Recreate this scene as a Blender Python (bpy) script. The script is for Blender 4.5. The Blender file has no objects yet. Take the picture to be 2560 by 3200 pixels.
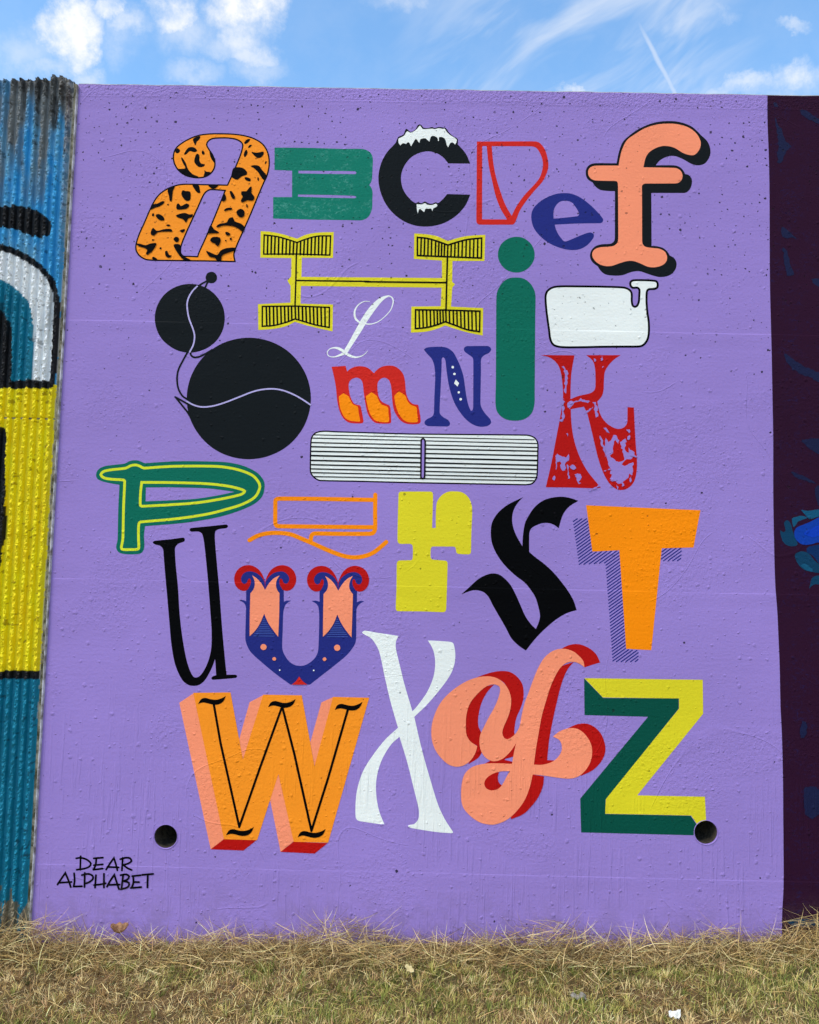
import bpy, bmesh, math, random
import numpy as np
from mathutils import Matrix, Vector
from mathutils.geometry import delaunay_2d_cdt

random.seed(4)
rng = np.random.default_rng(11)
R = math.radians
scene = bpy.context.scene
C = scene.collection

# ------------------------------------------------------------------ camera
cam_d = bpy.data.cameras.new('camera')
cam = bpy.data.objects.new('camera', cam_d)
C.objects.link(cam)
cam_d.sensor_fit = 'HORIZONTAL'
cam_d.sensor_width = 36.0
cam_d.lens = 36.0
cam_d.clip_start = 0.05
cam_d.clip_end = 5000
cam.matrix_world = (Matrix.Translation((0, -3.9, 1.6)) @ Matrix.Rotation(R(0.21492), 4, 'Z')
                    @ Matrix.Rotation(R(90 + 4.51156), 4, 'X') @ Matrix.Rotation(R(1.27756), 4, 'Z'))
scene.camera = cam

# ------------------------------------------------------------------ sky, sun, exposure
SUN_DIR = Vector((-0.52, -0.50, 0.92)).normalized()      # towards the sun: high, behind the camera on the left
SUN_EL = math.asin(SUN_DIR.z)
SUN_ROT = math.atan2(SUN_DIR.x, SUN_DIR.y)

world = bpy.data.worlds.new('World')
scene.world = world
world.use_nodes = True
wt = world.node_tree
wt.nodes.clear()

class NB:
    """small helper that chains math nodes in one node tree"""
    def __init__(s, t, dim='3D'): s.t = t; s.dim = dim
    def n(s, kind, **kw):
        nd = s.t.nodes.new(kind)
        for k, v in kw.items(): setattr(nd, k, v)
        return nd
    def put(s, sock, v):
        if isinstance(v, (int, float)): sock.default_value = v
        elif isinstance(v, (tuple, list)): sock.default_value = v
        else: s.t.links.new(v, sock)
    def m(s, op, a, b=None, c=None, clamp=False):
        nd = s.n('ShaderNodeMath', operation=op); nd.use_clamp = clamp
        s.put(nd.inputs[0], a)
        if b is not None: s.put(nd.inputs[1], b)
        if c is not None: s.put(nd.inputs[2], c)
        return nd.outputs[0]
    def ramp(s, v, a, b, lo=0.0, hi=1.0):
        nd = s.n('ShaderNodeMapRange', interpolation_type='SMOOTHSTEP')
        for i, q in enumerate((v, a, b, lo, hi)): s.put(nd.inputs[i], q)
        return nd.outputs[0]
    def xyz(s, x, y, z):
        nd = s.n('ShaderNodeCombineXYZ')
        for i, q in enumerate((x, y, z)): s.put(nd.inputs[i], q)
        return nd.outputs[0]
    def sep(s, v):
        nd = s.n('ShaderNodeSeparateXYZ'); s.put(nd.inputs[0], v)
        return nd.outputs
    def noise(s, v, scale, detail=2.0, rough=0.5, dist=0.0):
        nd = s.n('ShaderNodeTexNoise'); nd.noise_dimensions = s.dim; s.put(nd.inputs['Vector'], v)
        for k, q in (('Scale', scale), ('Detail', detail), ('Roughness', rough), ('Distortion', dist)): nd.inputs[k].default_value = q
        return nd.outputs['Fac']
    def mix(s, f, a, b, mode='MIX'):
        nd = s.n('ShaderNodeMix', data_type='RGBA', blend_type=mode)
        s.put(nd.inputs['Factor'], f); s.put(nd.inputs['A'], a); s.put(nd.inputs['B'], b)
        return nd.outputs['Result']

w = NB(wt)
sky = w.n('ShaderNodeTexSky', sky_type='NISHITA')
sky.sun_disc = False
sky.sun_elevation = SUN_EL
sky.sun_rotation = SUN_ROT
sky.altitude = 50
sky.air_density = 1.15
sky.dust_density = 0.3
sky.ozone_density = 2.2
tc = w.n('ShaderNodeTexCoord')
gen = tc.outputs['Generated']
dx, dy, dz = w.sep(gen)
sy_ = w.m('MAXIMUM', dy, 0.1)
gu = w.m('DIVIDE', dx, sy_)
gv = w.m('DIVIDE', dz, sy_)
warp1 = w.n('ShaderNodeTexNoise'); w.put(warp1.inputs['Vector'], gen)
for k, q in (('Scale', 15.0), ('Detail', 6.0), ('Roughness', 0.68)): warp1.inputs[k].default_value = q
wr, wg, wb = w.sep(warp1.outputs['Color'])
wu = w.m('ADD', gu, w.m('MULTIPLY', w.m('SUBTRACT', wr, 0.5), 0.105))
wv = w.m('ADD', gv, w.m('MULTIPLY', w.m('SUBTRACT', wg, 0.5), 0.105))
# the cumulus puffs over the wall: direction (x/y, z/y), radii, thickness, softness
PUFFS = [(-.452, .690, .048, .042, 1.0, .55), (-.448, .665, .030, .038, .95, .7), (-.410, .712, .026, .022, .9, .6),
         (-.520, .664, .055, .040, .38, 1.0), (-.470, .640, .060, .022, .45, 1.0), (-.380, .697, .026, .026, .62, .8), (-.385, .672, .03, .03, .32, 1.0),
         (-.330, .708, .034, .034, .92, .65), (-.310, .685, .05, .035, .45, 1.0), (-.235, .735, .062, .050, 1.0, .6), (-.230, .690, .035, .035, .7, .9),
         (-.255, .668, .035, .022, .4, 1.0), (-.212, .664, .034, .022, .62, .8), (-.205, .645, .04, .02, .35, 1.0), (-.290, .630, .04, .018, .35, 1.0), (-.425, .628, .03, .02, .5, .9),
         (.425, .634, .040, .018, .6, .9), (.478, .644, .040, .026, .72, .8), (.460, .622, .08, .014, .45, 1.0), (.385, .625, .04, .015, .4, 1.0),
         (.470, .712, .024, .011, .42, 1.0), (.208, .622, .035, .010, .75, .9), (-.020, .745, .05, .02, .45, 1.0), (.375, .742, .03, .016, .3, 1.0)]
def vm(op, a, b_=None):
    nd = w.n('ShaderNodeVectorMath', operation=op)
    w.put(nd.inputs[0], a)
    if b_ is not None: w.put(nd.inputs[1], b_)
    return nd.outputs[0] if op != 'LENGTH' else nd.outputs['Value']
wuv = w.xyz(wu, wv, 0.0)
cl = None
for (u0, v0, ru, rv, st, so) in PUFFS:
    ru *= .86; rv *= .86
    d = vm('LENGTH', vm('MULTIPLY', vm('SUBTRACT', wuv, (u0, v0, 0)), (1 / ru, 1 / rv, 0)))
    k = w.ramp(d, 1.0 + so * .65, 1.0 - so * .95, 0.0, st)
    cl = k if cl is None else w.m('MAXIMUM', cl, k)
cl = w.m('MULTIPLY', cl, w.ramp(wb, .32, .62, .28, .95))
# streaky cirrus on the right and a fading contrail
st_u = w.m('ADD', w.m('MULTIPLY', gu, .80), w.m('MULTIPLY', gv, .60))
st_v = w.m('SUBTRACT', w.m('MULTIPLY', gv, .80), w.m('MULTIPLY', gu, .60))
cir = w.noise(w.xyz(w.m('MULTIPLY', st_u, 5.0), w.m('MULTIPLY', st_v, 17.0), 3.7), 1.0, 4.0, .58, .5)
cirm = w.m('MULTIPLY', w.ramp(gu, -.10, .16), w.ramp(gu, .48, .30))
cirrus = w.m('MULTIPLY', w.m('MULTIPLY', w.ramp(cir, .38, .74), .42), cirm)
trail_d = w.m('ABSOLUTE', w.m('SUBTRACT', w.m('ADD', gu, w.m('MULTIPLY', w.m('SUBTRACT', wr, .5), .008)), w.m('ADD', .323, w.m('MULTIPLY', w.m('SUBTRACT', gv, .622), -.50))))
trail = w.m('MULTIPLY', w.ramp(trail_d, .0060, .0005), w.m('MULTIPLY', w.ramp(gv, .735, .680), .36))
veil = w.m('MULTIPLY', w.ramp(wb, .3, .7), .05)
# the same kind of broken cloud over the rest of the dome
dzp = w.m('ADD', w.m('MAXIMUM', dz, 0.0), .18)
dome = w.noise(w.xyz(w.m('DIVIDE', dx, dzp), w.m('DIVIDE', dy, dzp), 0.0), 1.7, 3.0, .6, 0.0)
domec = w.ramp(dome, .40, .60, 0.0, .92)
sides = w.m('MULTIPLY', domec, w.ramp(w.m('ABSOLUTE', gu), .62, .95))
tot = w.m('MAXIMUM', w.m('MAXIMUM', w.m('MAXIMUM', cl, cirrus), w.m('MAXIMUM', trail, veil)), sides, clamp=True)
CLOUD = 5.0
CC = (CLOUD, CLOUD * .985, CLOUD * .95, 1)
skycol = w.mix(1.0, sky.outputs['Color'], (.96, 1.22, 1.30, 1), 'MULTIPLY')
bgs = []
for f in (domec, tot):
    bg = w.n('ShaderNodeBackground')
    w.put(bg.inputs['Color'], w.mix(f, skycol, CC))
    bg.inputs['Strength'].default_value = 0.15
    bgs.append(bg)
mxs = w.n('ShaderNodeMixShader')
w.put(mxs.inputs[0], w.ramp(dy, .25, .42))
wt.links.new(bgs[0].outputs[0], mxs.inputs[1])
wt.links.new(bgs[1].outputs[0], mxs.inputs[2])
wo = w.n('ShaderNodeOutputWorld')
wt.links.new(mxs.outputs[0], wo.inputs['Surface'])

sun_d = bpy.data.lights.new('sun', 'SUN')
sun_d.energy = 1.5
sun_d.angle = R(24)
sun_d.color = (1.0, .915, .79)
sun = bpy.data.objects.new('sun', sun_d)
C.objects.link(sun)
sun.rotation_euler = SUN_DIR.to_track_quat('Z', 'Y').to_euler()
sun.location = SUN_DIR * 30

vs = scene.view_settings
scene.display_settings.display_device = 'sRGB'
vs.view_transform = 'Standard'
vs.look = 'None'
vs.exposure = 0.58
vs.gamma = 1.0
vs.use_curve_mapping = False
scene.render.engine = 'CYCLES'
scene.cycles.max_bounces = 4
scene.cycles.diffuse_bounces = 2
scene.cycles.glossy_bounces = 2

# ------------------------------------------------------------------ helpers
def lin(r, g, b, k=1.0):
    f = lambda c: ((c / 255 + .055) / 1.055) ** 2.4 if c > 10 else c / 255 / 12.92
    return (f(r) * k, f(g) * k, f(b) * k, 1.0)

def mesh_obj(name, verts, faces, mat, parent=None, smooth=False):
    me = bpy.data.meshes.new(name)
    me.from_pydata([tuple(v) for v in verts], [], [tuple(f) for f in faces])
    me.materials.append(mat)
    if smooth: me.polygons.foreach_set('use_smooth', [True] * len(me.polygons))
    me.update()
    o = bpy.data.objects.new(name, me)
    C.objects.link(o)
    if parent is not None: o.parent = parent
    return o

def tag(o, label, cat=None, group=None, kind=None):
    if label: o['label'] = label
    if cat: o['category'] = cat
    if group: o['group'] = group
    if kind: o['kind'] = kind
    return o

def vnoise(x, y, seed=0):
    x = np.asarray(x, float); y = np.asarray(y, float)
    xi = np.floor(x).astype(np.int64); yi = np.floor(y).astype(np.int64)
    fx = x - xi; fy = y - yi
    fx = fx * fx * (3 - 2 * fx); fy = fy * fy * (3 - 2 * fy)
    def h(a, b):
        n = (a * 374761393 + b * 668265263 + seed * 974711) & 0x7fffffff
        n = ((n ^ (n >> 13)) * 1274126177) & 0x7fffffff
        return ((n ^ (n >> 16)) & 0xffff) / 65535.0
    return (h(xi, yi) * (1 - fx) + h(xi + 1, yi) * fx) * (1 - fy) + (h(xi, yi + 1) * (1 - fx) + h(xi + 1, yi + 1) * fx) * fy

def fbm(x, y, seed=0, o=4):
    s = 0; a = .5; t = 0
    for i in range(o):
        s = s + a * vnoise(np.asarray(x) * 2 ** i, np.asarray(y) * 2 ** i, seed + i * 7); t += a; a *= .55
    return s / t

def parse(s):
    out = []
    for t in s.split():
        c = t.endswith('*')
        q = [float(v) for v in t.rstrip('*').split(',')]
        out.append((np.array(q) / 1000.0, c))
    return out

def spline(s, closed, step=.012):
    """Catmull-Rom through the points, straight between two corners"""
    p = parse(s); n = len(p); out = []
    rngi = range(n) if closed else range(n - 1)
    for i in rngi:
        a, ca = p[i]; b, cb = p[(i + 1) % n]
        if ca and cb:
            out.append(a); continue
        pa = p[i - 1][0] if (closed or i > 0) else a
        pb = p[(i + 2) % n][0] if (closed or i + 2 < n) else b
        L = np.linalg.norm(b[:2] - a[:2])
        def tan(p0, p1, p2):
            l1 = max(np.linalg.norm(p1[:2] - p0[:2]), 1e-6); l2 = max(np.linalg.norm(p2[:2] - p1[:2]), 1e-6)
            return (p2 - p0) / (l1 + l2) * min(L, 2.2 * min(l1, l2))
        ta = (b - a) if (ca or (not closed and i == 0)) else tan(pa, a, b)
        tb = (b - a) if (cb or (not closed and i + 2 >= n)) else tan(a, b, pb)
        k = max(2, int(math.ceil(L / step)))
        for j in range(k):
            t = j / k
            out.append((2 * t**3 - 3 * t**2 + 1) * a + (t**3 - 2 * t**2 + t) * ta + (3 * t**2 - 2 * t**3) * b + (t**3 - t**2) * tb)
    if not closed: out.append(p[-1][0])
    return np.array(out)

def fill(contours, jitter=0.0):
    """triangulate one outline with holes in the wall plane -> (points 2d, faces)"""
    vs_, ed, fc = [], [], []
    polys = []
    for c in contours:
        q = spline(c, True)[:, :2]
        if jitter: q = q + rng.normal(0, jitter, q.shape)
        polys.append(q)
        b = len(vs_); vs_ += [Vector(v) for v in q]; ed += [(b + i, b + (i + 1) % len(q)) for i in range(len(q))]
    r = delaunay_2d_cdt(vs_, ed, [], 1 if len(polys) == 1 else 1, 1e-6)
    V = np.array([tuple(v) for v in r[0]]); out = []
    for f in r[2]:
        c = V[list(f)].mean(0)
        if sum(inside(q, c[None])[0] for q in polys) % 2 == 1: out.append(tuple(f))
    return V, out

def inside(poly, pts):
    x, y = pts[:, 0], pts[:, 1]
    r = np.zeros(len(pts), bool)
    a = poly; b = np.roll(poly, -1, 0)
    for (x1, y1), (x2, y2) in zip(a, b):
        if y1 == y2: continue
        c = ((y1 > y) != (y2 > y)) & (x < (x2 - x1) * (y - y1) / (y2 - y1) + x1)
        r ^= c
    return r

def ribbon(s, width, closed):
    """a brush stroke with rounded ends -> (points 2d, faces)"""
    p = spline(s, closed, .010)
    W = p[:, 2] if p.shape[1] > 2 else np.full(len(p), width / 1000)
    p = p[:, :2]
    n = len(p); V, Fc = [], []
    def nrm(v):
        l = np.linalg.norm(v); return v / l if l > 1e-9 else np.array([1., 0])
    for i in range(n):
        d1 = nrm(p[i] - p[i - 1]) if (closed or i > 0) else nrm(p[1] - p[0])
        d2 = nrm(p[(i + 1) % n] - p[i]) if (closed or i < n - 1) else d1
        t = nrm(d1 + d2); nn = np.array([-t[1], t[0]])
        c = max(.5, float(np.dot(nn, np.array([-d1[1], d1[0]]))))
        h = W[i] / 2 / c
        V += [p[i] + nn * h, p[i] - nn * h]
    for i in range(n if closed else n - 1):
        j = (i + 1) % n
        Fc.append((2 * i, 2 * i + 1, 2 * j + 1, 2 * j))
    if not closed:
        for e, sgn in ((0, -1), (n - 1, 1)):
            d = nrm(p[1] - p[0]) if e == 0 else nrm(p[-1] - p[-2])
            nn = np.array([-d[1], d[0]]); h = W[e] / 2; b = len(V); m = 6
            V += [p[e] + nn * h * math.cos(a) + sgn * d * h * math.sin(a) for a in [math.pi * k / m for k in range(1, m)]]
            ring = [2 * e] + list(range(b, b + m - 1)) + [2 * e + 1]
            for k in range(1, len(ring) - 1): Fc.append((ring[0], ring[k], ring[k + 1]))
    return np.array(V), Fc

# ------------------------------------------------------------------ materials
SEAMS = [(3.955, 1.0), (2.81, 1.0), (1.555, .8), (.238, .8)]
def relief_group():
    g = bpy.data.node_groups.new('concrete_relief', 'ShaderNodeTree')
    g.interface.new_socket('Normal', in_out='OUTPUT', socket_type='NodeSocketVector')
    g.interface.new_socket('Pit', in_out='OUTPUT', socket_type='NodeSocketFloat')
    g.interface.new_socket('Tone', in_out='OUTPUT', socket_type='NodeSocketFloat')
    b = NB(g, '2D')
    geo = b.n('ShaderNodeNewGeometry')
    x, y, z = b.sep(geo.outputs['Position'])
    q = b.xyz(x, z, 0.0)
    n3 = b.n('ShaderNodeTexNoise', noise_dimensions='2D'); b.put(n3.inputs['Vector'], q); n3.inputs['Scale'].default_value = 90; n3.inputs['Detail'].default_value = 1
    stip = b.noise(q, 75, 2, .6)
    H = b.m('MULTIPLY', stip, .0016)                                     # roller stipple
    H = b.m('ADD', H, b.m('MULTIPLY', b.noise(b.xyz(b.m('MULTIPLY', x, 14), b.m('MULTIPLY', z, 80), 0.0), 1.0, 2, .6), .0007))   # brush drag
    patch = b.noise(q, 1.9, 2, .55)
    rough = b.ramp(patch, .50, .66)
    H = b.m('ADD', H, b.m('MULTIPLY', b.m('MULTIPLY', b.noise(q, 55, 3, .65), .0042), rough))
    def cells(scale, off, thr, rad, soft):
        v = b.n('ShaderNodeTexVoronoi', feature='F1', voronoi_dimensions='2D'); v.inputs['Scale'].default_value = scale
        add = b.n('ShaderNodeVectorMath', operation='MULTIPLY_ADD')
        b.put(add.inputs[0], n3.outputs['Color']); add.inputs[1].default_value = (.008, .008, 0); b.put(add.inputs[2], b.xyz(b.m('ADD', x, off), z, 0.0))
        b.put(v.inputs['Vector'], add.outputs[0])
        cr, cg, cb = b.sep(v.outputs['Color'])
        sel = b.m('GREATER_THAN', cr, thr)
        r = b.m('MULTIPLY', b.m('ADD', .35, b.m('MULTIPLY', cg, cg)), rad * scale)
        return b.m('MULTIPLY', sel, b.ramp(b.m('DIVIDE', v.outputs['Distance'], r), 1.0 + soft, 1.0 - soft))
    H = b.m('ADD', H, b.m('MULTIPLY', cells(15, .37, b.ramp(z, .3, 3.2, .55, .80), .0060, .8), .0036))      # paint blobs and grit
    H = b.m('ADD', H, b.m('MULTIPLY', cells(34, 5.1, b.m('SUBTRACT', .86, b.m('MULTIPLY', rough, .3)), .0040, .8), .0024))
    zt = b.ramp(z, 2.2, 3.6)
    pit = b.m('MAXIMUM', cells(12, 2.2, b.m('ADD', .97, b.m('MULTIPLY', zt, -.36)), .0050, .25), cells(27, 8.8, b.m('ADD', .985, b.m('MULTIPLY', zt, -.46)), .0034, .25))
    pit = b.m('MULTIPLY', pit, b.ramp(b.noise(q, 3.1, 3, .6), .38, .48))
    H = b.m('SUBTRACT', H, b.m('MULTIPLY', pit, .004))
    drip = b.m('MULTIPLY', b.ramp(b.noise(b.xyz(b.m('MULTIPLY', x, 50), b.m('MULTIPLY', z, 2.5), 0.0), 1.0, 2, .6), .5, .75), .0026)
    H = b.m('ADD', H, b.m('MULTIPLY', b.m('MULTIPLY', drip, b.ramp(z, 1.3, .5)), b.ramp(patch, .56, .42)))
    scr = b.ramp(b.m('ABSOLUTE', b.m('SUBTRACT', b.noise(b.xyz(b.m('ADD', x, 3.0), z, 0.0), 1.15, 1.0), .5)), .0034, 0.0, 0.0, .0016)
    H = b.m('ADD', H, b.m('MULTIPLY', scr, b.ramp(patch, .50, .56)))
    zw = b.m('ADD', z, b.m('MULTIPLY', b.m('SUBTRACT', b.noise(b.xyz(x, 0.0, 0.0), 2.5, 2), .5), .008))
    sfade = b.ramp(patch, .60, .42, .3, 1.0)
    for z0, sg in SEAMS:
        s_ = b.m('MULTIPLY', b.m('MULTIPLY', b.ramp(zw, z0 + .0026, z0 - .0026), b.ramp(zw, z0 - .07, z0 - .01)), sfade)
        H = b.m('ADD', H, b.m('MULTIPLY', s_, 0.0026 * sg))
    H = b.m('ADD', H, b.m('MULTIPLY', b.m('MULTIPLY', stip, .0060), b.ramp(z, 3.94, 3.965)))    # rougher band under the coping
    bp = b.n('ShaderNodeBump')
    bp.inputs['Strength'].default_value = .72; bp.inputs['Distance'].default_value = 1.0
    b.put(bp.inputs['Height'], H)
    out = b.n('NodeGroupOutput')
    g.links.new(bp.outputs['Normal'], out.inputs['Normal'])
    b.put(out.inputs['Pit'], pit)
    b.put(out.inputs['Tone'], b.m('ADD', b.m('MULTIPLY', b.noise(q, 1.1, 3, .6), .22), b.m('MULTIPLY', b.noise(b.xyz(b.m('MULTIPLY', x, 2), b.m('MULTIPLY', z, 26), 0.0), 1.0, 3, .6), .08)))
    return g
RELIEF = relief_group()

def new_mat(name):
    m = bpy.data.materials.new(name); m.use_nodes = True
    m.node_tree.nodes.clear()
    b = NB(m.node_tree)
    bs = b.n('ShaderNodeBsdfPrincipled'); o = b.n('ShaderNodeOutputMaterial')
    m.node_tree.links.new(bs.outputs[0], o.inputs['Surface'])
    return m, b, bs

def paint(name, rgb, rough=.55, wear=None, pits=.5, soil=.25):
    m, b, bs = new_mat(name)
    g = b.n('ShaderNodeGroup'); g.node_tree = RELIEF
    base = b.mix(1.0, rgb, b.xyz(*[b.m('ADD', .865, g.outputs['Tone'])] * 3), 'MULTIPLY')
    if wear:
        geo = b.n('ShaderNodeNewGeometry'); x, y, z = b.sep(geo.outputs['Position'])
        n1 = b.noise(b.xyz(b.m('MULTIPLY', x, 40), 0.0, b.m('MULTIPLY', z, 64)), 1.0, 5, .75, 1.2)
        n2 = b.noise(geo.outputs['Position'], 9, 2)
        base = b.mix(b.m('MULTIPLY', b.ramp(n1, .50, .72), b.m('MULTIPLY', b.ramp(n2, .42, .58), .5)), base, wear)
    gp = b.n('ShaderNodeNewGeometry'); gx, gy_, gz_ = b.sep(gp.outputs['Position'])
    b.dim = '2D'                                            # mud splashed up from the verge
    base = b.mix(b.m('MULTIPLY', b.ramp(gz_, .26, -.08), b.ramp(b.noise(b.xyz(gx, gz_, 0.0), 11, 3, .7), .35, .7, .0, soil)), base, lin(104, 88, 82))
    base = b.mix(b.m('MULTIPLY', g.outputs['Pit'], pits), base, (.012, .010, .014, 1))
    b.put(bs.inputs['Base Color'], base)
    bs.inputs['Roughness'].default_value = rough
    bs.inputs['Specular IOR Level'].default_value = .04 if max(rgb[:3]) < .03 else .10
    m.node_tree.links.new(g.outputs['Normal'], bs.inputs['Normal'])
    return m

PURPLE = lin(154, 128, 200)
PAINTS = dict(purple=PURPLE, purple_paint=PURPLE, purple_wear=PURPLE, lilac=lin(186, 174, 224), orange=lin(255, 148, 34), orange_bright=lin(255, 140, 0),
              black=lin(4, 4, 6), charcoal=lin(22, 26, 29), green=lin(0, 104, 84), green_worn=lin(4, 118, 98), green_dark=lin(0, 76, 62),
              red=lin(208, 36, 26), red_deep=lin(184, 14, 10), navy=lin(34, 42, 122), blue_line=lin(70, 92, 170), peach=lin(255, 148, 110),
              yellow=lin(226, 210, 38), yellow_lime=lin(218, 224, 44), white=lin(240, 241, 236),
              mural_dark=lin(46, 18, 41), blue_dim=lin(24, 28, 62), teal_deep=lin(8, 58, 88), teal_leaf=lin(14, 80, 112), blue_petal=lin(8, 58, 156), blue_petal_dark=lin(5, 42, 90), blue_bright=lin(8, 58, 176))
MATS = {}
for k, v in PAINTS.items():
    MATS[k] = paint('paint_' + k, v, .5 if k in ('black', 'charcoal', 'mural_dark') else .58, wear=lin(120, 190, 180) if k == 'green_worn' else (lin(30, 36, 86) if k == 'mural_dark' else None), pits=.9 if k == 'purple' else .5)

def concrete(name, c1, c2, scale=18, bump=.004):
    m, b, bs = new_mat(name)
    geo = b.n('ShaderNodeNewGeometry'); p = geo.outputs['Position']
    n = b.noise(p, scale, 6, .65)
    b.put(bs.inputs['Base Color'], b.mix(b.ramp(n, .35, .65), c1, c2))
    bs.inputs['Roughness'].default_value = .9
    bp = b.n('ShaderNodeBump'); bp.inputs['Distance'].default_value = 1.0
    b.put(bp.inputs['Height'], b.m('MULTIPLY', b.noise(p, scale * 4, 4, .65), bump))
    m.node_tree.links.new(bp.outputs[0], bs.inputs['Normal'])
    return m
M_CONC = concrete('bare_concrete', lin(120, 116, 110), lin(176, 172, 166))
M_CONC_DARK = concrete('shaded_hole_concrete', lin(34, 28, 22), lin(78, 68, 54), 30)  # shade inside the weep holes is put into this concrete colour
M_EDGE = concrete('weathered_edge', lin(74, 70, 44), lin(168, 160, 140), 26)
M_CHIP = concrete('chipped_white_edge', lin(112, 104, 100), lin(208, 206, 214), 14)

def colour_attr_mat(name, rough=.7, bump=0.0, scale=120, trans=0.0):
    m, b, bs = new_mat(name)
    at = b.n('ShaderNodeAttribute'); at.attribute_name = 'tint'
    b.put(bs.inputs['Base Color'], at.outputs['Color'])
    bs.inputs['Roughness'].default_value = rough
    bs.inputs['Specular IOR Level'].default_value = .3
    if bump:
        geo = b.n('ShaderNodeNewGeometry')
        bp = b.n('ShaderNodeBump'); bp.inputs['Distance'].default_value = 1.0
        b.put(bp.inputs['Height'], b.m('MULTIPLY', b.noise(geo.outputs['Position'], scale, 4, .65), bump))
        m.node_tree.links.new(bp.outputs[0], bs.inputs['Normal'])
    return m
M_RIB = colour_attr_mat('sprayed_ribs', .5, .004, 110)
M_BLADE = colour_attr_mat('grass_blades', .62)

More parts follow.
